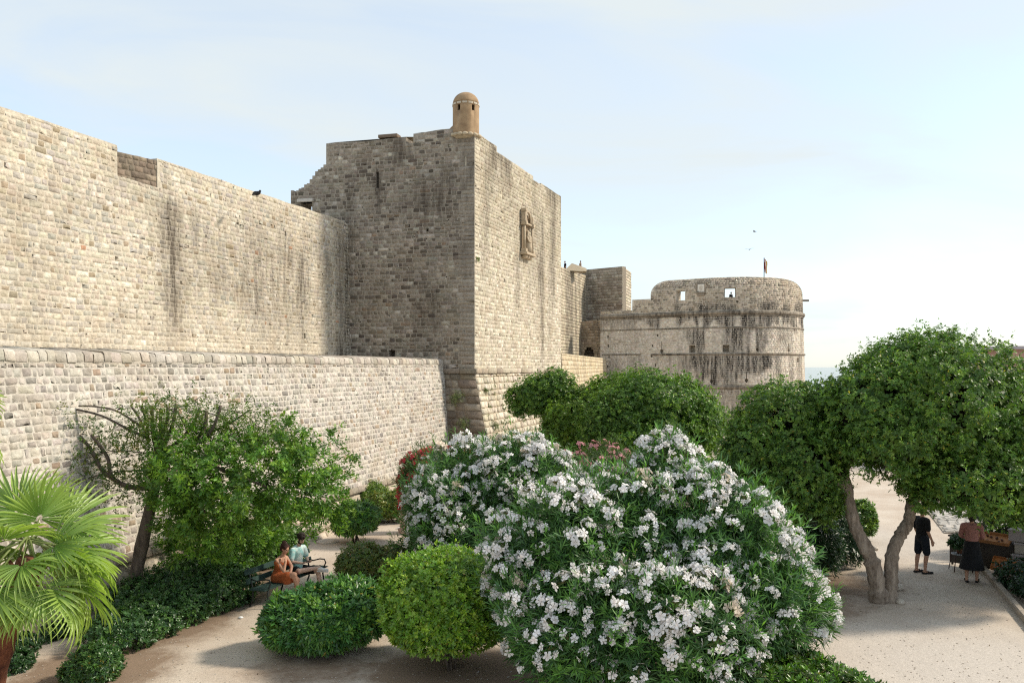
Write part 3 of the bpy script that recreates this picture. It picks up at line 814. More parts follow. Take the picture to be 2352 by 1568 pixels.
# ------------------------------------------------------------------ round bastion
BC = np.array([28.7, 109.0]); BRAD = 9.2
def build_bastion():
    T = thing('round_bastion', 'round stone artillery bastion with black stains and moulded string courses', 'fort')
    tp = np.array([23.7, 101.25]); s0 = np.array([11.7, 109.0])
    th0 = math.atan2(tp[1] - BC[1], tp[0] - BC[0])
    flat = [s0 + (tp - s0) * k for k in np.linspace(0, 1, 16)[:-1]]
    arc = [BC + BRAD * np.array([math.cos(t), math.sin(t)]) for t in np.linspace(th0, R(45), 80)]
    path = np.array(flat + arc)
    VS, RR = 14.7, 1.9
    def inset(u, v):
        k = np.clip((np.asarray(v, float) - VS) / RR, 0, .98)
        return RR * (1 - np.sqrt(1 - k * k)) * .9 * (np.asarray(u, float) > 7)
    F, Ltot = path_F(path, .028, 12.0, inset)
    us = np.linspace(0, Ltot, 900); PP = F(us, 0 * us + 9, 0 * us)
    ix = CX + PP[:, 0] / PP[:, 1] * F_PX
    imax = int(np.argmax(ix))
    def U(x): return float(np.interp(x, ix[:imax], us[:imax]))
    def Z(x, y):
        u = U(x); p = F(u, 9., 0.); return CAM_Z + (HY - y) / F_PX * p[1]
    ua, ub = 4.53, 7.07
    def top(u):
        u = np.asarray(u, float)
        k = np.clip((u - ub) / 1.9, 0, 1)
        return np.where(u < ua, 12.85, np.where(u < ub, 14.2, 14.75 + 1.85 * np.sqrt(1 - (1 - k) ** 2)))
    uend = float(us[imax]) + 5.0
    def run(u, v, ztop, L_, seed, thr=.46):
        n = .55 * vnoise(u * .62, 0 * u, seed) + .45 * vnoise(u * 1.9, 0 * u, seed + 3)
        ln = L_ * (.4 + 1.2 * vnoise(u * 1.1, 0 * u, seed + 9))
        d = ztop - v
        return sstep(thr, thr + .14, n) * sstep(-.05, .1, d) * (1 - sstep(ln * .6, ln, d))
    def stain(u, v):
        u = np.asarray(u, float); v = np.asarray(v, float)
        cen = sstep(U(1540), U(1640), u) * (1 - .75 * sstep(U(1745), U(1800), u))
        s = run(u, v, 12.1, 1.9, 81, .34) * (.45 + .5 * sstep(U(1430), U(1560), u))
        s = np.maximum(s, run(u, v, 10.25, 3.6, 84, .42) * np.clip(.15 + cen, 0, 1))
        s = np.maximum(s, run(u, v, 7.0, 4.4, 87, .38) * np.clip(.25 + .9 * cen, 0, 1))
        s = np.maximum(s, .95 * np.exp(-((u - U(1678)) / 1.0) ** 2) * sstep(3, 4, v) * (1 - sstep(10, 10.4, v)))
        s = np.maximum(s, .8 * sstep(12.2, 12.5, v) * (1 - sstep(13.0, 14.4, v + .8 * vnoise(u, v * 0, 5))) * sstep(U(1500), U(1560), u) * sstep(.3, .6, vnoise(u * 1.3, v * .6, 44)))
        s = np.maximum(s, .6 * (1 - sstep(2.6, 3.1, v)) * (.5 + .5 * vnoise(u * .8, v * .8, 91)))
        s = s + .25 * sstep(.5, .75, fbm(u * .5, v * .8, 95)) * (v > 12.2) + .12 * sstep(.5, .8, fbm(u * .4, v * .3, 96))
        return np.clip(s, 0, .86)
    op = []
    def rect(x, y, wpx, hpx, dep=.7, sp=0.0):
        u = U(x); z = Z(x, y); p = F(u, 9., 0.); k = p[1] / F_PX
        dudx = (U(x + 2) - U(x - 2)) / 4
        op.append((u - wpx / 2 * dudx, u + wpx / 2 * dudx, z - hpx / 2 * k, z + hpx / 2 * k, dep, sp))
    rect(1562, 678, 21, 23, None); rect(1677, 671, 29, 22, None)
    rect(1590, 801, 15, 17, 1.2); rect(1667, 800, 15, 17, 1.2)
    for (x, y, s) in [(1520, 806, 1.), (1740, 802, .9), (1811, 804, .7), (1557, 876, .95), (1635, 875, .95), (1714, 873, .95), (1790, 872, .7), (1710, 913, .8), (1496, 731 - 44, .5)]:
        rect(x, y - 12 * s, 2.0, 18 * s); rect(x, y, 8 * s, 6.5 * s); rect(x, y + 4.4 * s, 4 * s, 2.2 * s)
    for (x, y, w, h) in [(1396, 773, 4, 6), (1397, 795, 4, 7), (1399, 820, 3, 6), (1396, 842, 4, 6), (1510, 770, 4, 6), (1499, 794, 3, 6), (1497, 817, 4, 7), (1506, 838, 3, 7), (1594, 814, 4, 3), (1694, 692, 6, 5), (1832, 827, 6, 10), (1478, 850, 3, 8)]:
        rect(x, y, w, h, .5)
    pal = palette([(.64, .565, .47), (.59, .52, .43), (.68, .61, .52), (.53, .46, .38), (.65, .56, .46)], [1, .7, .7, .2, .4], .07)
    def cf(u, v, rng, n):
        c = pal(u, v, rng, n)
        upg = sstep(12.2, 12.6, v)[:, None]
        dk = np.where(rng.random((n, 1)) < .22, .45, .82) * np.array([.92, .88, .82])
        return c * (1 - upg) + c * dk * upg
    wall(T, F, 0, uend, -4.6, top, (.21, .28), (.25, .5), .026, cf, stain, M_FAR, (.64, .57, .475), gap=.034, seed=61, octo=False, n_single=230, cell=.8, thick=1.6, openings=op, topfn_brk=(ua, ub), jit=.012, warp=0.0)
    tor = lambda z, r, o=0.02: [(z - r, -.05), (z - r, o), (z - r * .7, o + r * .75), (z, o + r), (z + r * .7, o + r * .75), (z + r, o), (z + r, -.05)]
    sc = (.42, .36, .285)
    stc = lambda u, v: .35 + .4 * vnoise(np.asarray(u) * .5, 0 * np.asarray(u), 3)
    for (z, r, u_a) in ((12.15, .26, 0), (10.33, .10, 0), (7.1, .15, U(1497)), (3.08, .24, 0)):
        sweep(T, 'string_course', F, u_a, uend, tor(z, r), M_FAR, sc, stc)
    sweep(T, 'string_course', F, 0, uend, [(11.72, -.05), (11.72, .06), (11.84, .10), (11.9, .06), (11.9, -.05)], M_FAR, sc, stc)
    sweep(T, 'string_course', F, 0.3, U(1472), tor(7.15, .1), M_FAR, sc, stc)
    # left end face of the wing
    mb = MB(); e0 = F(0., -4.6, 0.); e1 = F(0., 12.8, 0.)
    n_ = nrm(np.array([s0[0] - tp[0], s0[1] - tp[1], 0]))
    # arch voussoir ring low on the drum
    ux = U(1688); mb = MB()
    for k in range(9):
        a = R(20 * k + 10); c = F(ux - 2.1 * math.cos(a), -3.6 + 2.3 * math.sin(a), .05)
        mb.box(c, (.5, .3, .55), Matrix.Rotation(-a + R(90), 3, 'Y'), .03)
    mb.build('arch_ring', plain('arch_stone', (.34, .28, .22), .9, .2), T)
    am = MB(); ring = [F(ux - 1.85 * math.cos(R(12 * k)), -3.6 + 2.0 * math.sin(R(12 * k)), .06) for k in range(16)]
    am.add(ring, [tuple(range(16))]); am.build('arch_shade_sheet', plain('arch_shade_black', (.012, .010, .009), 1.0), T)  # flat near-black sheet stands in for the shade inside the arch
    # coat of arms in its frame
    u = U(1609); z = Z(1609, 661)
    fr = MB(); ang = math.atan2((tp - s0)[1], (tp - s0)[0]); Rz = Matrix.Rotation(ang, 3, 'Z')
    def fb(dx, dz, sx, sz, w, dep): fr.box(F(u + dx, z + dz, w), (sx, dep, sz), Rz, .02)
    fb(0, .62, 1.5, .18, .12, .3); fb(-.55, 0, .16, 1.1, .08, .25); fb(.55, 0, .16, 1.1, .08, .25); fb(0, -.6, 1.3, .14, .1, .28); fb(0, -.85, .9, .3, .06, .2)
    cr = fr.build('crest_frame', plain('crest_frame_stone', (.26, .215, .165), .9, .2), T)
    sh = MB(); sh.box(F(u, z, .05), (.9, .1, .95), Rz, .02); sh.build('crest_panel', plain('crest_white', (.70, .65, .57), .9, .15), T)
    rl = MB(); rl.ball(F(u, z + .05, .10), (.26, .06, .32), 12, 8, Rz); rl.box(F(u, z + .3, .11), (.45, .06, .06), Rz); rl.box(F(u, z - .12, .15), (.06, .05, .4), Rz); rl.build('crest_relief', plain('crest_relief_stone', (.56, .5, .42), .9, .2), T)
    # spout on the right flank
    p = F(float(us[imax]) - .6, 14.0, .35); sp_ = MB(); sp_.box(p, (.9, .25, .25), None, .03); sp_.build('water_spout', plain('spout_stone', (.2, .17, .14), .9), T)
    return F, U, Z
F_BOK, U_BOK, Z_BOK = build_bastion()
# ------------------------------------------------------------------ foliage
def leaf_mat(name, transl=.3, rough=.42, spec=.35, tt=(1.5, 1.7, .6, 1)):
    m, nt, b = nodes_of(name); L = nt.links.new
    at = N(nt, 'ShaderNodeAttribute', attribute_name='col')
    L(at.outputs['Color'], b.inputs['Base Color']); b.inputs['Roughness'].default_value = rough; b.inputs['Specular IOR Level'].default_value = spec
    tr = N(nt, 'ShaderNodeBsdfTranslucent')
    hs = N(nt, 'ShaderNodeMix', data_type='RGBA', blend_type='MULTIPLY'); hs.inputs['Factor'].default_value = 1; hs.inputs['B'].default_value = tt; L(at.outputs['Color'], hs.inputs['A']); L(hs.outputs['Result'], tr.inputs['Color'])
    mx = N(nt, 'ShaderNodeMixShader'); mx.inputs['Fac'].default_value = transl
    L(b.outputs['BSDF'], mx.inputs[1]); L(tr.outputs['BSDF'], mx.inputs[2])
    L(mx.outputs['Shader'], nt.nodes['Material Output'].inputs['Surface'])
    return m
M_LEAF = leaf_mat('green_leaf')
M_GLOSS = leaf_mat('glossy_leaf', .25, .32, .5)
M_PETAL = leaf_mat('petal', .35, .6, .2, (1.0, 1.0, 1.0, 1))
M_PALM = leaf_mat('palm_blade', .3, .38, .45)

def bark_mat(name, c1, c2, scale=6.0):
    m, nt, b = nodes_of(name); L = nt.links.new
    g = N(nt, 'ShaderNodeTexCoord'); mp = N(nt, 'ShaderNodeMapping'); mp.inputs['Scale'].default_value = (1, 1, .3); L(g.outputs['Object'], mp.inputs['Vector'])
    n = N(nt, 'ShaderNodeTexNoise', Scale=scale, Detail=6.0, Roughness=.7); L(mp.outputs['Vector'], n.inputs['Vector'])
    r = N(nt, 'ShaderNodeValToRGB'); r.color_ramp.elements[0].position = .35; r.color_ramp.elements[1].position = .68; r.color_ramp.elements[0].color = (*c1, 1); r.color_ramp.elements[1].color = (*c2, 1)
    L(n.outputs['Fac'], r.inputs['Fac']); L(r.outputs['Color'], b.inputs['Base Color']); b.inputs['Roughness'].default_value = .9
    bp = N(nt, 'ShaderNodeBump', Strength=.9, Distance=.04); L(n.outputs['Fac'], bp.inputs['Height']); L(bp.outputs['Normal'], b.inputs['Normal'])
    return m
M_BARK = bark_mat('grey_bark', (.13, .095, .07), (.40, .325, .26), 9.0)
M_BARKD = bark_mat('dark_bark', (.05, .036, .028), (.17, .13, .10), 9.0)
M_CUT = plain('cut_wood', (.33, .27, .19), .9)

def rosettes(P, A, rng, L, W, n, tilt=(40, 75), cols=((.05, .11, .02),), wts=None, cvar=.22, droop=.15, detail=True, tint=None, spread=0.0, yellow=0.0, ycol=(.42, .36, .05)):
    """whorls of leaves at twig tips P pointing along A; returns verts, faces, colours"""
    P = np.asarray(P, float); A = nrm(A); k = len(P)
    ref = np.where(np.abs(A[:, 2:3]) > .9, np.array([[1., 0, 0]]), np.array([[0, 0, 1.]]))
    T1 = nrm(np.cross(A, ref)); T2 = np.cross(A, T1)
    idx = np.repeat(np.arange(k), n); m = len(idx)
    j = np.tile(np.arange(n), k)
    ph = j * 2.39996 + rng.uniform(0, 6.28, k)[idx] + rng.normal(0, .25, m)
    th = np.radians(rng.uniform(tilt[0], tilt[1], m))
    a, t1, t2 = A[idx], T1[idx], T2[idx]
    D = a * np.cos(th)[:, None] + (t1 * np.cos(ph)[:, None] + t2 * np.sin(ph)[:, None]) * np.sin(th)[:, None]
    S = nrm(np.cross(a, D) + rng.normal(0, .18, (m, 3))); Nn = np.cross(S, D)
    Ln = (rng.uniform(L[0], L[1], m))[:, None]; Wn = (rng.uniform(W[0], W[1], m))[:, None]
    B = P[idx] + D * Ln * .06 + a * (rng.uniform(-spread, spread, m))[:, None]
    dz = np.array([0, 0, -1.]) * Ln * droop
    tip = B + D * Ln + dz
    mid = B + D * Ln * .48 + dz * .22 - Nn * Wn * .0
    if detail:
        up = Nn * Wn * .22
        V = np.stack([B, mid + S * Wn * .5 + up, mid, mid - S * Wn * .5 + up, tip], 1).reshape(-1, 3)
        o = (np.arange(m) * 5)[:, None, None]
        f = (np.array([[0, 1, 2], [0, 2, 3], [1, 4, 2], [2, 4, 3]])[None] + o).reshape(-1, 3)
        nv = 5
    else:
        V = np.stack([B, mid + S * Wn * .5, tip, mid - S * Wn * .5], 1).reshape(-1, 3)
        f = (np.array([[0, 1, 2, 3]])[None] + (np.arange(m) * 4)[:, None, None]).reshape(-1, 4)
        nv = 4
    cols = np.array(cols, float); wts = np.ones(len(cols)) / len(cols) if wts is None else np.array(wts, float) / sum(wts)
    kc = rng.choice(len(cols), k, p=wts)
    c = cols[kc][idx] * rng.uniform(1 - cvar, 1 + cvar, (m, 1)) * rng.uniform(.92, 1.08, (m, 3))
    if tint is not None: c = c * tint[idx][:, None]
    if yellow > 0:
        y = rng.random(m) < yellow; c[y] = np.array(ycol) * rng.uniform(.6, 1.1, (y.sum(), 1))
    C = np.concatenate([np.repeat(np.clip(c, 0.004, .9), nv, 0), np.ones((m * nv, 1))], 1)
    return V, f, C

def merge(parts):
    V = []; F3 = []; F4 = []; C = []; o = 0
    for v, f, c in parts:
        V.append(v); C.append(c)
        (F3 if f.shape[1] == 3 else F4).append(f + o); o += len(v)
    return np.concatenate(V), [np.concatenate(x) for x in (F3, F4) if x], np.concatenate(C)

def blob_surface(blobs, n, rng, shell=(.82, 1.02), zmin=None, lump=.12, lf=1.6, bottom=-.75, seed=0):
    """twig tips on the outside of a union of ellipsoids; returns positions and outward directions"""
    blobs = [(np.array(c, float), np.broadcast_to(np.array(r, float), (3,))) for c, r in blobs]
    area = np.array([(r[0] * r[1] + r[1] * r[2] + r[0] * r[2]) for _, r in blobs]); area = area / area.sum()
    P = []; A = []
    tot = 0
    while tot < n:
        m = int((n - tot) * 1.8) + 50
        k = rng.choice(len(blobs), m, p=area)
        d = nrm(rng.normal(size=(m, 3)))
        keep = d[:, 2] > bottom
        c = np.array([blobs[i][0] for i in k]); r = np.array([blobs[i][1] for i in k])
        q = d * r
        lum = 1 + lump * (2 * fbm((q[:, 0] + q[:, 2] * .7) * lf, (q[:, 1] - q[:, 2] * .7) * lf, 7 + seed) - 1) * 1.6
        rad = (shell[0] + (shell[1] - shell[0]) * rng.random(m) ** .6) * lum
        p = c + q * rad[:, None]; nr_ = nrm(d / r)
        for bc, br in blobs:
            e = np.linalg.norm((p - bc) / br, axis=1)
            keep &= ~(e < shell[0] * .9)
        if zmin is not None: keep &= p[:, 2] > zmin
        P.append(p[keep]); A.append(nr_[keep]); tot += int(keep.sum())
    return np.concatenate(P)[:n], np.concatenate(A)[:n]

def clumped(blobs, n_cl, per, rad, rng, shell=(.84, 1.0), **kw):
    """leaf-twig positions gathered in clumps"""
    P, A = blob_surface(blobs, n_cl, rng, shell, **kw)
    idx = np.repeat(np.arange(n_cl), per); m = len(idx)
    off = nrm(rng.normal(size=(m, 3))) * (rng.random(m) ** .45)[:, None] * (rad * rng.uniform(.55, 1.25, n_cl))[idx][:, None]
    off = off + A[idx] * np.abs(np.einsum('ij,ij->i', off, A[idx]))[:, None] * .35
    ax = nrm(off / rad * 1.0 + A[idx] * .9 + np.array([0, 0, .35]) + rng.normal(0, .25, (m, 3)))
    tint = rng.uniform(.72, 1.25, n_cl)[idx]
    return P[idx] + off, ax, tint

def foliage(name, parent, parts, mat):
    V, F_, C = merge(parts)
    return link(name, make_mesh(name, V, F_, mat, C), parent)

def core_blob(parent, blobs, k=.78, mat=None, name='inner_twigs', seed=0):
    """dark twiggy inside of a crown, made of many short bare sticks"""
    rng = np.random.default_rng(seed + 5); P = []; A = []
    for c, r in blobs:
        c = np.array(c, float); r = np.broadcast_to(np.array(r, float), (3,))
        n = int(260 * (r[0] * r[1] * r[2]) ** .5) + 60
        d = nrm(rng.normal(size=(n, 3))); rr = rng.random(n) ** .4 * k
        P.append(c + d * r * rr[:, None]); A.append(nrm(d + rng.normal(0, .5, (n, 3))))
    P = np.concatenate(P); A = np.concatenate(A)
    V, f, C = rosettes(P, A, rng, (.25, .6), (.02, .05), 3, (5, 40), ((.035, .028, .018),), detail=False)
    return link(name, make_mesh(name, V, f, mat or M_LEAF, C), parent)

def limb(mb, pts, rads, n=8, sub=5, wob=.0, rng=None):
    """smooth tapering tube through points"""
    pts = np.asarray(pts, float); t = np.linspace(0, len(pts) - 1, (len(pts) - 1) * sub + 1)
    k = np.arange(len(pts))
    # Catmull-Rom
    out = []
    for x in t:
        i = min(int(x), len(pts) - 2); f = x - i
        p0 = pts[max(i - 1, 0)]; p1 = pts[i]; p2 = pts[i + 1]; p3 = pts[min(i + 2, len(pts) - 1)]
        out.append(.5 * ((2 * p1) + (-p0 + p2) * f + (2 * p0 - 5 * p1 + 4 * p2 - p3) * f * f + (-p0 + 3 * p1 - 3 * p2 + p3) * f ** 3))
    out = np.array(out); rr = np.interp(t, k, rads)
    if wob and rng is not None: rr = rr * (1 + rng.normal(0, wob, len(rr)))
    mb.tube(out, rr, n); return out

G_DARK = ((.058, .125, .024), (.086, .170, .030), (.118, .212, .036), (.165, .26, .043))
G_MID = ((.070, .155, .028), (.095, .195, .032), (.120, .225, .036), (.055, .125, .028))
G_BRIGHT = ((.155, .290, .034), (.205, .345, .036), (.115, .230, .032), (.27, .39, .04))
G_PITT = ((.066, .170, .044), (.095, .215, .046), (.050, .130, .040), (.150, .280, .044))

# --- dense dome-crowned trees ----------------------------------------------------
def dome_tree(name, label, base, blobs, n_cl, per, rad, trunk, greens, seed, leaf=(.05, .085), yellow=.004, group=None, cat='tree', nper=6, bark=None, wid=.46, twigs=1):
    T = thing(name, label, cat, tuple(base), group=group)
    rng = np.random.default_rng(seed); b0 = np.array(base, float)
    bl = [(np.array(c, float) - b0, r) for c, r in blobs]
    P, A, t = clumped(bl, n_cl, per, rad, rng, seed=seed, lump=.10)
    V1 = rosettes(P, A, rng, leaf, (leaf[0] * wid, leaf[1] * wid), nper, (35, 80), greens, tint=t, detail=False, yellow=yellow)
    P2, A2 = blob_surface(bl, int(n_cl * 3), rng, (.60, .84), seed=seed, lump=.1)
    V2 = rosettes(P2, A2, rng, (leaf[0] * 1.7, leaf[1] * 2.0), (leaf[0] * wid * 2.2, leaf[1] * wid * 2.2), nper, (50, 90), greens, detail=False)
    # stray shoots breaking the outline
    P3, A3 = blob_surface(bl, n_cl // 3, rng, (1.0, 1.07), seed=seed, lump=.12)
    V3 = rosettes(P3 + A3 * .05, nrm(A3 + np.array([0, 0, .6])), rng, leaf, (leaf[0] * wid, leaf[1] * wid), nper + 2, (15, 75), np.array(greens) * 1.2, detail=False, spread=.12)
    foliage('crown', T, [V1, V2, V3], M_LEAF)
    if twigs: core_blob(T, bl, .45, seed=seed)
    if trunk is not None:
        for (pts, rads) in trunk:
            mb = MB(); limb(mb, [np.array(p, float) - b0 for p in pts], rads, 12, 8, .07, rng); mb.build('trunk' if rads[0] > .12 else 'branch', bark or M_BARK, T, smooth=True)
    return T

TR = gpt(2030, 1381)
def D_(x, y, d): return pt(x, y, d)
def build_trees():
    tl = [(D_(2024, 1392, 19.3), ), ]
    trunk = [([D_(2018, 1388, 19.35), D_(2016, 1350, 19.35), D_(2003, 1290, 19.35), D_(1985, 1250, 19.4), D_(1963, 1205, 19.5), D_(1950, 1150, 19.6), D_(1935, 1085, 19.7), D_(1900, 1030, 19.8)], [.23, .20, .17, .155, .145, .135, .12, .09]),
             ([D_(2044, 1388, 19.4), D_(2046, 1340, 19.4), D_(2050, 1270, 19.45), D_(2068, 1228, 19.5), D_(2085, 1200, 19.6), D_(2096, 1150, 19.7), D_(2108, 1080, 19.8), D_(2150, 1010, 19.9)], [.19, .165, .15, .14, .135, .13, .11, .09]),
             ([D_(2096, 1150, 19.7), D_(2180, 1090, 19.9), D_(2260, 1010, 20.2)], [.11, .09, .06]), ([D_(1935, 1085, 19.7), D_(1990, 1010, 20.0), D_(2060, 950, 20.2)], [.10, .08, .05]),
             ([D_(1945, 1120, 19.6), D_(1870, 1080, 19.4), D_(1800, 1020, 19.5)], [.09, .07, .05])]
    k = 19.6 / F_PX
    B = []
    def bl(x, y, rx, ry, d=19.6, rd=None): B.append((D_(x, y, d), (rx * d / F_PX, (rd or rx) * d / F_PX, ry * d / F_PX)))
    bl(2150, 945, 215, 185, 19.8); bl(2010, 950, 118, 125, 19.2); bl(2290, 1010, 170, 165, 19.6); bl(2060, 1005, 125, 105, 18.9); bl(2235, 1102, 155, 102, 18.8); bl(2380, 1090, 140, 150, 19.0); bl(2320, 950, 95, 95, 20.2)
    bl(2100, 860, 130, 95, 20); bl(2145, 1095, 60, 60, 18.9)
    B2 = B[:]
    dome_tree('pittosporum_tree', 'large evergreen tree whose pale trunk forks in a V over the gravel', TR, B, 1500, 13, .17, trunk, G_DARK, 101, (.055, .09), .012)
    B = []
    def bl2(x, y, rx, ry, d=19.0, rd=None): B.append((D_(x, y, d), (rx * d / F_PX, (rd or rx) * d / F_PX, ry * d / F_PX)))
    bl2(1790, 985, 112, 108, 20.5); bl2(1730, 1060, 82, 95, 20); bl2(1835, 1080, 100, 115, 19.8); bl2(1880, 960, 75, 90, 20.6); bl2(1770, 1120, 80, 80, 19.9); bl2(1885, 1065, 60, 100, 20.2); bl2(1700, 1085, 55, 85, 20); bl2(1845, 1150, 85, 55, 20); bl2(1770, 1170, 70, 45, 20.2)
    dome_tree('pittosporum_tree', 'dark evergreen dome crown leaning left beside the forked trunk tree', gpt(1840, 1290), B, 760, 13, .16,
              [([gpt(1840, 1290), D_(1845, 1200, 21.5), D_(1830, 1080, 20.6)], [.13, .11, .07]), ([D_(1845, 1200, 21.5), D_(1790, 1120, 20.4)], [.08, .05])], G_DARK, 102, (.055, .09), .012, bark=M_BARKD)
    B = []
    for (x, y, r_, rz_, d) in [(2560, 1010, 150, 140, 21.5), (2470, 1050, 105, 105, 21), (2680, 1050, 150, 150, 21), (2560, 1100, 150, 110, 20.5)]: B.append((D_(x, y, d), (r_ * d / F_PX, r_ * d / F_PX, rz_ * d / F_PX)))
    g = np.array([15.8, 21.3, 0])  # tree added beyond the right edge to throw shade on the stall
    dome_tree('pittosporum_tree', 'evergreen tree added out of frame past the right edge to shade the market stall', g, B, 700, 12, .18, [([g, g + np.array([.1, 0, 1.6]), g + np.array([-.1, 0, 3.2])], [.2, .17, .1])], G_DARK, 106, (.055, .09), .01)
    # three domes before the towers
    def domes(x, lst, label, seed, n_cl, greens, d0, tx, name='pittosporum_tree'):
        bb = [(D_(a, b, d), (rx * d / F_PX, rx * d / F_PX, ry * d / F_PX)) for (a, b, rx, ry, d) in lst]
        g = gpt(tx, HY + CAM_Z * F_PX / d0)
        dome_tree(name, label, g, bb, n_cl, 12, .24, [([g, D_(tx, 1050, d0), D_(lst[0][0], lst[0][1], d0)], [.16, .13, .08])], greens, seed, (.085, .13), .004, bark=M_BARKD)
    domes(0, [(1500, 950, 140, 96, 31), (1425, 985, 90, 80, 30.4), (1585, 975, 82, 72, 30.6), (1500, 1010, 130, 60, 30)], 'broad rounded evergreen tree in front of the round bastion', 103, 820, G_DARK, 31, 1560)
    domes(0, [(1410, 925, 78, 66, 34), (1330, 970, 84, 72, 34), (1300, 1010, 60, 56, 33.6), (1450, 905, 62, 48, 34.4)], 'bright topped evergreen tree behind the broad rounded one', 104, 520, ((.105, .185, .022), (.14, .225, .024), (.085, .16, .024)), 34, 1370)
    domes(0, [(1268, 898, 56, 46, 35), (1220, 915, 50, 46, 35), (1290, 925, 52, 42, 35)], 'small airy evergreen tree with a gap against the tower foot', 105, 260, G_DARK, 35, 1290)
build_trees()

# --- clipped shrubs ---------------------------------------------------------------
def shrub(name, label, base, blobs, n, leaf, wid, nper, greens, seed, tilt=(45, 85), mat=None, stems=5, cat='shrub', group=None, yellow=0.0, ycol=(.4, .33, .06), detail=True, droop=.12, zmin=.03, lump=.08, shell=(.86, 1.03), bottom=-.7, stem_r=.03, inner=True, up=.3):
    b0 = np.array(base, float); T = thing(name, label, cat, tuple(b0), group=group)
    rng = np.random.default_rng(seed); bl = [(np.array(c, float) - b0, r) for c, r in blobs]
    P, A = blob_surface(bl, n, rng, shell, zmin=zmin, lump=lump, lf=2.4, bottom=bottom, seed=seed)
    A = nrm(A + np.array([0, 0, up]) + rng.normal(0, .35, A.shape))
    tint = .75 + .5 * fbm((P[:, 0] + P[:, 2]) * 3, (P[:, 1] - P[:, 2]) * 3, seed)
    parts = [rosettes(P, A, rng, leaf, (leaf[0] * wid, leaf[1] * wid), nper, tilt, greens, tint=tint, yellow=yellow, ycol=ycol, detail=detail, droop=droop)]
    if inner:
        P2, A2 = blob_surface(bl, n // 2, rng, (.62, .86), zmin=zmin, lump=lump, lf=2.4, bottom=bottom, seed=seed)
        parts.append(rosettes(P2, A2, rng, (leaf[0] * 1.3, leaf[1] * 1.4), (leaf[0] * wid * 1.5, leaf[1] * wid * 1.6), nper, (50, 90), greens, detail=False))
    P3, A3 = blob_surface(bl, max(20, n // 9), rng, (1.02, 1.11), zmin=zmin + .1, lump=lump * 1.3, lf=2.4, bottom=-.3, seed=seed)
    parts.append(rosettes(P3, nrm(A3 + np.array([0, 0, .9])), rng, leaf, (leaf[0] * wid, leaf[1] * wid), nper, (15, 70), np.array(greens) * 1.15, detail=detail, spread=.04))
    foliage('foliage', T, parts, mat or M_GLOSS)
    c0 = np.mean([c for c, _ in bl], 0)
    for k in range(stems):
        a = rng.uniform(0, 6.28); tgt = np.array(bl[k % len(bl)][0]) + rng.normal(0, .15, 3)
        st = MB(); limb(st, [np.array([tgt[0] * .15 + .08 * math.cos(a), tgt[1] * .15 + .08 * math.sin(a), 0.0]), np.array([tgt[0] * .5 + .05 * math.cos(a), tgt[1] * .5, tgt[2] * .55]), tgt], [stem_r, stem_r * .8, stem_r * .5], 6, 4); st.build('stem', M_BARKD, T, smooth=True)
    return T

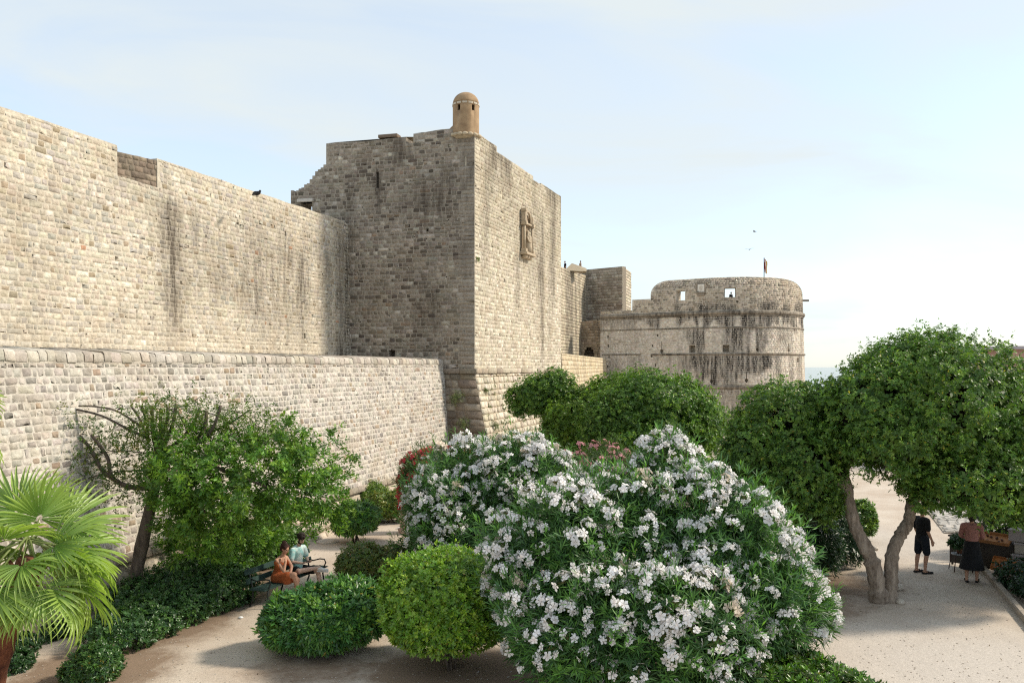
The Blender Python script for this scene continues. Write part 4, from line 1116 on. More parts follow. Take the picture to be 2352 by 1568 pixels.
def build_shrubs():
    g = gpt(1035, 1536)
    shrub('round_bush', 'bright green ball-clipped bush with a short dark stem', g, [((g[0] - .12, g[1] + .1, 1.18), (1.16, 1.12, .92)), ((g[0] - .12, g[1] + .1, .95), (1.12, 1.08, .72))], 4600, (.055, .095), .5, 7, G_BRIGHT, 201, (30, 80), stems=7, lump=.09, yellow=.012, bottom=-.62, shell=(.84, 1.05))
    g = gpt(742, 1500)
    shrub('hedge_bush', 'broad flat-topped glossy green bush in front of the bench', g, [((g[0] - .48, g[1] + .10, .56), (.70, .66, .54)), ((g[0] + .50, g[1] + .35, .70), (.72, .75, .60)), ((g[0] + .05, g[1] + .2, .64), (.85, .8, .56)), ((g[0] - .1, g[1] + .0, .52), (.9, .62, .46))], 2000, (.10, .165), .38, 8, G_PITT, 202, (35, 85), stems=6, yellow=.01, lump=.10)
    g = gpt(868, 1348)
    shrub('clipped_bush', 'olive green clipped bush beyond the flat-topped bush', g, [((g[0] - .35, g[1], .55), (.65, .7, .52)), ((g[0] + .45, g[1], .52), (.7, .7, .52))], 1900, (.055, .085), .42, 7, ((.085, .145, .030), (.110, .175, .032), (.15, .155, .035)), 203, stems=4, yellow=.02, ycol=(.35, .16, .06))
    g = gpt(822, 1246)
    shrub('small_tree_shrub', 'small rounded shrub on a bare forked stem by the wall path', g, [((g[0], g[1], .78), (.66, .62, .48)), ((g[0] - .2, g[1], .62), (.55, .5, .40))], 850, (.11, .16), .34, 7, G_PITT, 204, stems=4, stem_r=.035, lump=.14)
    g = gpt(838, 1190)
    shrub('rounded_bush', 'round dark green bush against the scarp wall foot', g, [((g[0], g[1] + .2, .62), (.85, .75, .68))], 1500, (.07, .10), .42, 7, ((.085, .155, .026), (.12, .20, .03), (.16, .225, .033)), 205, stems=3)
    g = gpt(905, 1200)
    shrub('hedge_row', 'yellowish green hedge between the round bush and stone pedestal', g, [((g[0] - .5, g[1] + .1, .52), (.55, .5, .52)), ((g[0] + .2, g[1] + .2, .58), (.6, .5, .56))], 1500, (.07, .10), .42, 7, ((.10, .17, .03), (.13, .205, .033), (.21, .23, .05)), 206, stems=3, yellow=.04, ycol=(.36, .30, .10))
    # low dark ground-hugging hedge behind the bench
    gs = [(300, 1490, .55), (365, 1460, .62), (430, 1432, .66), (495, 1405, .72), (545, 1385, .75), (400, 1400, .75), (470, 1375, .85), (330, 1430, .7)]
    bl = [(tuple(gpt(x, y) + np.array([-.25, .15, .28 * h / .7 + .05])), (.62, .62, h * .72)) for (x, y, h) in gs]
    g = gpt(420, 1440)
    shrub('low_hedge', 'low dark green hedge along the foot of the scarp wall', g, bl, 4200, (.05, .085), .5, 7, ((.044, .105, .034), (.06, .135, .038), (.036, .085, .03), (.085, .18, .042)), 207, stems=4, lump=.16, cat='hedge', detail=True)
    gs = [(590, 1330, 1.15), (640, 1315, 1.15), (560, 1355, .95), (700, 1300, .95)]
    bl = [(tuple(gpt(x, y) + np.array([-.72, .45, h * .5])), (.6, .6, h * .62)) for (x, y, h) in gs]
    g = gpt(600, 1330) + np.array([-.7, .45, 0])
    shrub('bench_shrub', 'leafy green shrub growing close behind the bench', g, bl, 2300, (.07, .11), .42, 7, G_MID, 208, stems=4, lump=.15)
    g = gpt(222, 1560)
    shrub('seedling_bush', 'small leafy bush on bare soil beside the palm', g, [((g[0], g[1], .27), (.42, .4, .34)), ((g[0] - .25, g[1] - .1, .18), (.3, .3, .22))], 620, (.05, .085), .5, 6, ((.045, .11, .028), (.07, .15, .03), (.034, .085, .024)), 209, stems=3, yellow=.02)
    gs = [(30, 1500), (90, 1470), (150, 1455), (10, 1540)]
    bl = [(tuple(gpt(x, y) + np.array([0, .1, .1])), (.42, .4, .26)) for (x, y) in gs]
    shrub('ground_cover', 'low ivy-like ground cover under the palm', gpt(80, 1480), bl, 900, (.05, .08), .55, 6, ((.022, .06, .02), (.032, .08, .022)), 210, stems=2, cat='plant')
    # clipped low hedge at the lower right
    bl = [((x, y, .42), (.50, .5, .52)) for (x, y) in [(4.15, 14.5), (4.45, 13.95), (4.7, 13.4), (4.9, 12.85), (5.05, 12.3), (4.5, 12.4), (4.3, 13.1), (3.9, 13.8), (5.15, 11.8), (4.0, 12.6)]]
    shrub('clipped_hedge', 'low mixed green hedge edging the pale gravel at lower right', (4.6, 13.2, 0), bl, 3000, (.07, .115), .42, 7, ((.05, .115, .022), (.085, .185, .022), (.065, .095, .03), (.11, .23, .022)), 211, stems=4, yellow=.05, ycol=(.36, .27, .12), lump=.14, cat='hedge')
    g = gpt(1985, 1243)
    shrub('ball_shrub', 'small round shrub behind the forked tree trunk', g, [((g[0] - .05, g[1], .68), (.40, .42, .62))], 520, (.09, .13), .42, 7, G_DARK, 212, stems=3)
    # dark undergrowth in the shade
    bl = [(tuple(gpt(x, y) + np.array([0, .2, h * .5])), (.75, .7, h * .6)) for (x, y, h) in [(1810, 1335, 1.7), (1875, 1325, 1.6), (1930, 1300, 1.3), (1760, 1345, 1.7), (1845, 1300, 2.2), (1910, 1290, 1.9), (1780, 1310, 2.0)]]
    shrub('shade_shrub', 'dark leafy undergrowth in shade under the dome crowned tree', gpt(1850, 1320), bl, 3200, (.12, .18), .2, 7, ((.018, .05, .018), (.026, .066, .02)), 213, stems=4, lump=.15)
    # planted bed at the right edge
    bl = [(tuple(np.array([12.75 + .35 * math.sin(k * 2.1), 20.6 - k * .62, .28])), (.6, .55, .42)) for k in range(7)]
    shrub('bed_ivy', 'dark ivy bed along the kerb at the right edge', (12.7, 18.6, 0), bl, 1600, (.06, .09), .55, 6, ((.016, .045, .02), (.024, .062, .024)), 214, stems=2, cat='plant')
    g = gpt(1640, 1075)
    shrub('bright_bush', 'small sunlit yellow green bush seen between the tree crowns', (7.9, 33.5, 0), [((7.9, 33.5, .9), (.7, .6, .9))], 700, (.08, .12), .45, 7, G_BRIGHT, 215, stems=2)
    # leafy bushes behind the stall
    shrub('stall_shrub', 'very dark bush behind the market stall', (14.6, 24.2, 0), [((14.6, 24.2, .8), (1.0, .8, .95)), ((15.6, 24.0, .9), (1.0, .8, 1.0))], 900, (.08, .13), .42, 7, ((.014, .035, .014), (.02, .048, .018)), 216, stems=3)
build_shrubs()

# --- oleanders --------------------------------------------------------------------
def flower_meshes(c1, c2, seed, mat, nvar=5, nf=(8, 17), R_=.115, fl=.046):
    out = []
    for s in range(nvar):
        rng = np.random.default_rng(seed + s); n = int(rng.integers(*nf))
        d = nrm(rng.normal(size=(n, 3)) + np.array([0, 0, .9])); c = d * R_ * rng.uniform(.55, 1.05, (n, 1)) * np.array([1.15, 1.15, .8])
        V = []; Fc = []; C = []; o = 0
        for i in range(n):
            a = nrm(d[i] + rng.normal(0, .3, 3)); t1 = nrm(np.cross(a, [.3, .5, .8])); t2 = np.cross(a, t1)
            cc = np.array(c1) * (1 - .35 * rng.random()) + np.array(c2) * .35 * rng.random()
            for k in range(5):
                ph = 2 * math.pi * k / 5 + rng.normal(0, .08); dr = t1 * math.cos(ph) + t2 * math.sin(ph); sd = np.cross(a, dr)
                l = fl * rng.uniform(.85, 1.15); w = l * .42; lift = a * l * rng.uniform(.0, .25)
                V += [c[i], c[i] + dr * l * .7 + sd * w + lift * .7, c[i] + dr * l * 1.08 + sd * w * .3 + lift, c[i] + dr * l * .78 - sd * w * .8 + lift * .6]
                Fc.append((o, o + 1, o + 2, o + 3)); o += 4
                C += [np.array([*(cc * np.array([.85, .78, .74])), 1]), *([np.array([*cc, 1])] * 3)]
        for i in range(n):
            s_ = nrm(np.cross(d[i], [.2, .9, .1])) * .004; V += [s_, -s_, c[i] - s_, c[i] + s_]; Fc.append((o, o + 1, o + 2, o + 3)); o += 4; C += [np.array([.12, .15, .05, 1])] * 4
        # calyx and buds
        for k in range(6):
            dd = nrm(rng.normal(size=3) + np.array([0, 0, .4])); p = dd * R_ * 1.0; q = dd * R_ * .2; s_ = nrm(np.cross(dd, [.2, .9, .1])) * .007
            V += [q + s_, q - s_, p]; V.append(p); Fc.append((o, o + 1, o + 2, o + 3)); o += 4; C += [np.array([.16, .13, .05, 1])] * 4
        out.append(make_mesh('flower_cluster', np.array(V), np.array(Fc), mat, np.array(C)))
    return out

def oleander(name, label, base, blobs, n, greens, seed, fl_mesh, n_fl, fl_scale=(.8, 1.35), leaf=(.15, .235), zmin=.15, cat='oleander', group=None, top_bias=.25, part='flower_cluster', stems=9, shoot=.12):
    b0 = np.array(base, float); T = thing(name, label, cat, tuple(b0), group=group)
    rng = np.random.default_rng(seed); bl = [(np.array(c, float) - b0, r) for c, r in blobs]
    P, A = blob_surface(bl, n, rng, (.80, 1.07), zmin=zmin, lump=.22, lf=1.7, bottom=-.8, seed=seed)
    up = np.array([0, 0, .75])
    A = nrm(A * .9 + up + rng.normal(0, .28, A.shape))
    tint = .7 + .6 * fbm((P[:, 0] + P[:, 2]) * 1.5, (P[:, 1] - P[:, 2]) * 1.5, seed)
    parts = [rosettes(P, A, rng, leaf, (leaf[0] * .13, leaf[1] * .135), 11, (18, 80), greens, tint=tint, detail=True, droop=.16, spread=shoot)]
    P2, A2 = blob_surface(bl, int(n * .8), rng, (.55, .84), zmin=zmin, lump=.20, lf=1.7, bottom=-.9, seed=seed)
    parts.append(rosettes(P2, nrm(A2 + up * .6), rng, leaf, (leaf[0] * .2, leaf[1] * .2), 9, (25, 85), greens, detail=False, droop=.2, spread=shoot))
    P3, A3 = blob_surface(bl, n // 9, rng, (1.05, 1.20), zmin=zmin + .2, lump=.25, lf=1.7, bottom=-.3, seed=seed)
    parts.append(rosettes(P3, nrm(A3 * .8 + np.array([0, 0, .9])), rng, leaf, (leaf[0] * .13, leaf[1] * .14), 12, (10, 65), np.array(greens) * 1.15, detail=True, droop=.12, spread=.2))
    foliage('foliage', T, parts, M_LEAF)
    for k in range(stems):
        a = rng.uniform(0, 6.28); tgt = np.array(bl[k % len(bl)][0]) + rng.normal(0, .3, 3)
        st = MB(); limb(st, [np.array([.25 * math.cos(a), .25 * math.sin(a), 0.0]), np.array([tgt[0] * .4, tgt[1] * .4, tgt[2] * .5]), tgt], [.035, .03, .015], 6, 4); st.build('stem', M_BARKD, T, smooth=True)
    if n_fl:
        Pf, Af = blob_surface(bl, n_fl * 30, rng, (1.0, 1.09), zmin=zmin + .15, lump=.22, lf=1.7, bottom=-.55, seed=seed)
        # keep those on the side that is seen, spread apart
        w = Pf + b0; tc = nrm(np.array([0, 0, CAM_Z]) - w)
        face = np.einsum('ij,ij->i', Af, tc)
        dens = .25 + .75 * sstep(.35, .62, fbm(Pf[:, 0] * .9 + Pf[:, 1] * .6, Pf[:, 2] * 1.1, seed + 2))
        cand = np.where((face > -.15) & (rng.random(len(face)) < dens * np.clip(.45 + .6 * Af[:, 2], .25, 1)))[0]
        chosen = []
        for i in cand:
            if len(chosen) >= n_fl: break
            if not chosen or np.min(np.linalg.norm(Pf[chosen] - Pf[i], axis=1)) > .12 + .20 * vnoise(Pf[i, 0] * 1.3, Pf[i, 2] * 1.3, seed): chosen.append(i)
        for i in chosen:
            ax = nrm(Af[i] + np.array([0, 0, .8]) + rng.normal(0, .15, 3))
            o = link(part, fl_mesh[-1 if rng.random() < .045 else int(rng.integers(max(1, len(fl_mesh) - 1)))], T, tuple(Pf[i] + ax * .06))
            q = Vector(ax).to_track_quat('Z', 'Y') @ Matrix.Rotation(rng.uniform(0, 6.28), 3, 'Z').to_quaternion()
            o.rotation_mode = 'QUATERNION'; o.rotation_quaternion = q
            s = rng.uniform(*fl_scale); o.scale = (s, s, s)
    return T

W_FL = flower_meshes((.93, .93, .935), (.90, .80, .80), 300, M_PETAL)
W_FL += flower_meshes((.80, .72, .62), (.62, .45, .30), 360, M_PETAL, 1, (5, 9))
P_FL = flower_meshes((.80, .42, .46), (.78, .30, .36), 320, M_PETAL, 3)
R_FL = flower_meshes((.60, .055, .085), (.62, .12, .14), 340, M_PETAL, 3)
G_OLE = ((.062, .140, .046), (.084, .185, .052), (.110, .235, .048), (.050, .110, .044))
def build_oleanders():
    def bb(lst): return [(D_(x, y, d), (rx * d / F_PX, rd, ry * d / F_PX)) for (x, y, rx, ry, d, rd) in lst]
    base = np.array([2.5, 14.7, 0])
    B = bb([(1470, 1300, 220, 170, 14.6, 1.4), (1290, 1310, 150, 165, 14.2, 1.1), (1655, 1320, 165, 175, 14.2, 1.2), (1528, 1115, 70, 105, 15.2, .6), (1600, 1190, 110, 110, 14.8, .9), (1690, 1210, 60, 70, 14.6, .5), (1190, 1330, 55, 80, 14.0, .5), (1735, 1375, 130, 110, 13.6, .9), (1350, 1440, 165, 140, 13.4, 1.0), (1520, 1470, 210, 150, 13.1, 1.0), (1250, 1450, 75, 95, 13.4, .6), (1840, 1395, 60, 70, 13.8, .5), (1625, 1500, 95, 105, 13.2, .8), (1400, 1200, 120, 110, 14.9, .9)])
    oleander('oleander_bush', 'huge white-flowering oleander filling the middle foreground', base, B, 5600, G_OLE, 401, W_FL, 290, (.85, 1.7))
    base = np.array([-.9, 20.6, 0])
    B = bb([(1080, 1150, 130, 120, 20.8, 1.4), (1190, 1120, 110, 105, 20.6, 1.2), (1020, 1180, 85, 95, 20.4, 1.0), (1240, 1150, 90, 110, 20.4, 1.0), (1090, 1230, 140, 90, 20.0, 1.1), (1230, 1090, 70, 60, 21, .8)])
    oleander('oleander_bush', 'white-flowering oleander behind the round bush, in front of the tower foot', base, B, 3600, G_OLE, 402, W_FL, 225, (.9, 1.7), leaf=(.15, .22))
    g = gpt(1385, 1265)
    B = [(D_(1385, 1110, 24.5), (1.15, .9, .95)), (D_(1330, 1120, 24.5), (.7, .7, .8)), (D_(1440, 1125, 24.3), (.8, .7, .8))]
    oleander('oleander_bush', 'pink-flowering oleander peeking over the white ones', np.array([2.7, 24.5, 0]), B, 900, ((.06, .11, .03), (.08, .135, .035), (.05, .09, .03)), 403, P_FL, 75, (.9, 1.4), leaf=(.15, .22), stems=5)
    B = [(D_(985, 1090, 26), (.75, .7, .65)), (D_(955, 1130, 26), (.42, .5, .75)), (D_(1040, 1070, 26), (.6, .6, .5))]
    oleander('oleander_bush', 'red-flowering oleander beside the stone pedestal', np.array([-2.7, 26.2, 0]), B, 800, ((.07, .105, .03), (.10, .13, .035), (.05, .09, .028)), 404, R_FL, 46, (.9, 1.5), leaf=(.15, .24), stems=5)
build_oleanders()
# ------------------------------------------------------------------ fan palms
def frond_mesh(seed, n=40, R_=.85, span=300, cup=.35, droop=.35, fold=.25):
    rng = np.random.default_rng(seed); V = []; Fc = []; C = []; o = 0
    da = R(span) / n
    for k in range(n):
        a = -R(span) / 2 + da * (k + .5); L = R_ * (.72 + .28 * math.cos(a * .55)) * rng.uniform(.93, 1.06)
        d = np.array([math.cos(a), math.sin(a), 0]); s = np.array([-math.sin(a), math.cos(a), 0])
        tipdrop = droop * rng.uniform(.5, 1.7); kz = rng.normal(0, .05)
        def p(r, side):
            w = math.tan(da / 2) * r * L if r <= .54 else math.tan(da / 2) * .54 * L * (1 - ((r - .54) / .46) ** 1.0)
            z = -cup * (r * L) ** 2 + fold * abs(math.sin(a)) * r * L * .6 + (0.012 if side else -.012) * min(r * 3, 1)
            z += kz * r * L
            if r > .5: z -= tipdrop * ((r - .5) ** 2) * L * 2.2
            return d * r * L * (1 - .06 * (r > .9) * tipdrop) + s * w * side + np.array([0, 0, z])
        rs = [.06, .30, .54, .72, .88]
        for r in rs: V += [p(r, -1), p(r, 0), p(r, 1)]
        V.append(p(1.0, 0))
        for i in range(4):
            b = o + i * 3; Fc += [(b, b + 3, b + 4), (b, b + 4, b + 1), (b + 1, b + 4, b + 5), (b + 1, b + 5, b + 2)]
        b = o + 12; e = o + 15; Fc += [(b, e, b + 1), (b + 1, e, b + 2)]
        c0 = np.array([.12, .24, .04]) * rng.uniform(.75, 1.2); c1 = np.array([.34, .44, .11]) * rng.uniform(.75, 1.25)  # dark inner blade and lit yellowish tip are put into the colour
        for r in rs: C += [[*(c0 * (1 - r) + c1 * r), 1]] * 3
        C.append([*(c1 * 1.1), 1]); o += 16
    return make_mesh('frond', np.array(V), np.array(Fc), M_PALM, np.array(C))
FRONDS = [frond_mesh(501, 34, .98, 230, .10, .22), frond_mesh(502, 32, .92, 215, .14, .35), frond_mesh(503, 36, 1.02, 245, .06, .15), frond_mesh(504, 30, .88, 205, .18, .5)]
PET = MB(); PET.tube([(-.95, 0, .10), (-.5, 0, .05), (0, 0, 0)], [.022, .016, .012], 6)
M_PET = plain('petiole_green', (.16, .20, .06), .5)
PET_ME = PET.mesh('petiole', M_PET, True)
M_FIB = bark_mat('palm_fibre', (.075, .022, .012), (.24, .085, .04), 9.0)

def palm(label, base, top, n, seed, pet=.8, trunk_r=.2, elo=-48, ehi=78):
    T = thing('fan_palm', label, 'palm', tuple(base)); b0 = np.array(base, float); tp = np.array(top, float) - b0
    rng = np.random.default_rng(seed)
    mb = MB(); pts = [np.array([0, 0, 0.]), tp * .5 + np.array([-.05, 0, 0]), tp]; limb(mb, pts, [trunk_r * 1.15, trunk_r, trunk_r * .9], 14, 8, .05, rng); mb.build('trunk', M_FIB, T, smooth=True)
    # old leaf boots round the trunk
    for k in range(26):
        t = rng.uniform(.45, 1.0); c = tp * t + np.array([-.05 * (1 - abs(2 * t - 1)), 0, 0]); a = rng.uniform(0, 6.28)
        d = np.array([math.cos(a), math.sin(a), 0]); m2 = MB(); m2.tube([c + d * trunk_r * .85, c + d * (trunk_r + .06) + np.array([0, 0, .10]), c + d * (trunk_r + .16) + np.array([0, 0, .22])], [.045, .04, .015], 5); m2.build('leaf_base', M_FIB, T)
    for k in range(n):
        az = k * 2.39996 + rng.normal(0, .15); el = R(ehi + (elo - ehi) * ((k + .5) / n) ** .85 + rng.normal(0, 5))
        d = np.array([math.cos(az) * math.cos(el), math.sin(az) * math.cos(el), math.sin(el)])
        hub = tp + np.array([0, 0, .05]) + d * pet * rng.uniform(.8, 1.1) + np.array([0, 0, -.10 * math.cos(el)])
        bd = nrm(d + np.array([0, 0, -.45 * math.cos(el) - .12])); side = nrm(np.cross(np.array([0, 0, 1.]), bd)); up = np.cross(bd, side)
        tw = rng.normal(0, .5); s2 = side * math.cos(tw) + up * math.sin(tw); u2 = np.cross(bd, s2)
        M4 = Matrix(((bd[0], s2[0], u2[0]), (bd[1], s2[1], u2[1]), (bd[2], s2[2], u2[2])))
        fm = FRONDS[int(rng.integers(0, 3))] if el > R(-25) else FRONDS[[1, 3][k % 2]]
        o = link('frond', fm, T, tuple(hub)); o.rotation_mode = 'QUATERNION'; o.rotation_quaternion = M4.to_quaternion(); s = rng.uniform(.72, 1.0); o.scale = (s, s, s)
        pm = link('petiole', PET_ME, o)
    return T
palm('bushy fan palm with arching green fronds at lower left', gpt(-30, 1600), pt(66, 1290, 13.0), 27, 511, .80, elo=-48, ehi=66)
palm('fan palm half out of frame against the scarp wall at the left edge', (-10.4, 14.4, 0), pt(-185, 985, 14.4), 13, 512, .9)

# ------------------------------------------------------------------ pollarded tree by the wall
def build_pollard():
    d0 = 18.3
    q = lambda x, y, d=d0: D_(x, y, d)
    base = gpt(297, 1412)
    T = thing('pollarded_tree', 'pruned tree with cut branch stubs above leafy green crown by the scarp wall', 'tree', tuple(base))
    rng = np.random.default_rng(600)
    def tb(name, pts, rads, cut=True, mat=M_BARKD):
        mb = MB(); P = [np.array(p) - base for p in pts]; rads = [x * (.64 if name != 'trunk' else .85) for x in rads]; out = limb(mb, P, rads, 9, 5, .05, rng); o = mb.build(name, mat, T, smooth=True)
        if cut:
            dr = nrm(out[-1] - out[-2]); c = MB(); c.tube([out[-1] - dr * .004, out[-1] + dr * .006], rads[-1] * .93, 9); c.build('cut_end', M_CUT, o)
        return out
    tb('trunk', [base, q(318, 1290), q(335, 1210), q(351, 1140), q(361, 1077), q(368, 1010)], [.20, .17, .155, .145, .15, .13], False)
    for pts, r in [([q(364, 1050), q(352, 1000), q(349, 931)], (.07, .065, .06)), ([q(368, 1015), q(369, 975, 18.5), q(369, 938, 18.5)], (.06, .058, .055)),
                   ([q(370, 1010), q(383, 970), q(386, 935)], (.06, .055, .05)), ([q(370, 1030), q(395, 980, 18.1), q(405, 927, 18.1)], (.075, .065, .06)),
                   ([q(341, 1010), q(335, 965), q(324, 932)], (.045, .04, .035)), ([q(341, 1005), q(320, 960, 18.5), q(302, 934, 18.5)], (.045, .04, .035)),
                   ([q(372, 1040), q(420, 1005), q(450, 960), q(458, 938)], (.07, .065, .06, .055)), ([q(372, 1050), q(430, 1030, 18.0), q(468, 985, 18.0), q(474, 943, 18.0)], (.08, .07, .06, .06)),
                   ([q(430, 1030, 18.0), q(484, 990, 17.9), q(507, 931, 17.9)], (.06, .055, .05)), ([q(468, 1000), q(530, 970), q(575, 940)], (.05, .04, .03)),
                   ([q(341, 1121), q(296, 1117), q(256, 1094), q(247, 1050), q(210, 998)], (.085, .085, .075, .06, .05)), ([q(262, 1100), q(235, 1080), q(208, 1030), q(171, 985), q(164, 952)], (.075, .07, .06, .05, .045)),
                   ([q(345, 1010), q(292, 984), q(234, 955), q(176, 940)], (.05, .045, .04, .032)), ([q(340, 990), q(273, 946), q(225, 934), q(181, 932)], (.04, .035, .03, .026))]:
        tb('branch', pts, r)
    for pts, r in [([q(365, 1060), q(450, 1060, 17.8), q(540, 1090, 17.6), q(620, 1120, 17.6)], (.09, .07, .05, .03)), ([q(450, 1060, 17.8), q(520, 1020, 18), q(610, 1010, 18)], (.05, .035, .02)), ([q(360, 1100), q(430, 1140, 17.6), q(500, 1200, 17.4)], (.07, .05, .03)),
                   ([q(361, 1077), q(250, 1085), q(180, 1100), q(120, 1060)], (.03, .022, .015, .008)), ([q(336, 1040), q(260, 1035), q(190, 1055), q(150, 1062)], (.022, .018, .012, .006)),
                   ([q(164, 955), q(140, 985), q(100, 1015), q(70, 950)], (.014, .010, .007, .004)), ([q(164, 957), q(150, 1000), q(120, 1040), q(95, 1060)], (.012, .010, .007, .004)),
                   ([q(458, 942), q(500, 955), q(540, 980), q(560, 1030)], (.02, .018, .014, .008)), ([q(390, 940), q(430, 930), q(470, 905), q(500, 900)], (.018, .014, .010, .006)), ([q(507, 940), q(560, 950), q(600, 985), q(640, 990)], (.02, .016, .012, .007)), ([q(405, 940), q(425, 980), q(445, 1040)], (.022, .018, .01))]:
        tb('twig' if r[0] < .03 else 'branch', pts, r, False)
    parts = []
    # dense crown
    bl = [(q(x, y, d) - base, (rx * d / F_PX, rd, ry * d / F_PX)) for (x, y, rx, ry, d, rd) in [(565, 1095, 150, 110, 17.9, 1.1), (685, 1115, 100, 105, 18.6, .9), (470, 1090, 105, 95, 17.6, .9), (650, 1030, 70, 60, 18, .6), (520, 1215, 110, 75, 20.3, .9), (440, 1180, 75, 70, 17.5, .6), (640, 1215, 75, 60, 21.3, .6), (730, 1140, 60, 75, 18.6, .6), (400, 1120, 60, 80, 17.7, .5), (450, 1240, 80, 55, 18.6, .6), (520, 1170, 110, 70, 18.2, .8), (395, 1050, 55, 60, 18, .4)]]
    P, A, t = clumped(bl, 640, 9, .19, rng, (.60, 1.08), seed=3, lump=.50)
    parts.append(rosettes(P, nrm(A + np.array([0, 0, .3])), rng, (.08, .125), (.034, .052), 7, (25, 80), ((.095, .20, .028), (.13, .25, .03), (.07, .15, .028), (.175, .29, .033)), tint=t, detail=True, spread=.07))
    P, A = blob_surface(bl, 420, rng, (.45, .75), seed=3, lump=.2)
    parts.append(rosettes(P, A, rng, (.08, .13), (.04, .06), 6, (40, 90), G_DARK, detail=False))
    # upright shoots at the top
    P = []; A = []
    for k in range(330):
        x = rng.uniform(300, 700); yt = 905 + 70 * rng.random() + max(0, x - 560) * .45 + max(0, 350 - x) * .2; p0 = q(x, yt + 60, rng.uniform(17.6, 18.6)) - base; dr = nrm(np.array([rng.normal(0, .3), rng.normal(0, .3), 1.]))
        for s in np.linspace(0, rng.uniform(.35, .7), 6): P.append(p0 + dr * s); A.append(dr)
    parts.append(rosettes(np.array(P), np.array(A), rng, (.05, .09), (.022, .034), 4, (35, 80), ((.10, .17, .022), (.15, .20, .026), (.07, .14, .02)), detail=True, spread=.05))
    # sparse sprays along the bare left limbs
    P = []; A = []
    for (x, y, n_, sx, sy) in [(145, 965, 70, 26, 28), (185, 1040, 80, 38, 28), (250, 1010, 110, 42, 42), (430, 930, 70, 60, 22), (540, 950, 80, 60, 25), (290, 1060, 120, 40, 45), (120, 1055, 40, 40, 20), (260, 1120, 150, 55, 32), (330, 1020, 110, 32, 50), (310, 950, 40, 40, 18), (200, 1100, 110, 70, 25), (375, 965, 90, 28, 35), (430, 975, 70, 40, 35), (330, 1090, 90, 30, 40)]:
        for k in range(n_): P.append(q(x + rng.normal(0, sx), y + rng.normal(0, sy), d0 + rng.normal(0, .3)) - base); A.append(nrm(rng.normal(size=3) + np.array([0, 0, .6])))
    parts.append(rosettes(np.array(P), np.array(A), rng, (.05, .09), (.024, .036), 7, (25, 85), ((.065, .125, .022), (.10, .16, .024), (.04, .085, .02), (.15, .16, .03)), detail=True, spread=.09))
    foliage('crown', T, parts, M_LEAF)
build_pollard()

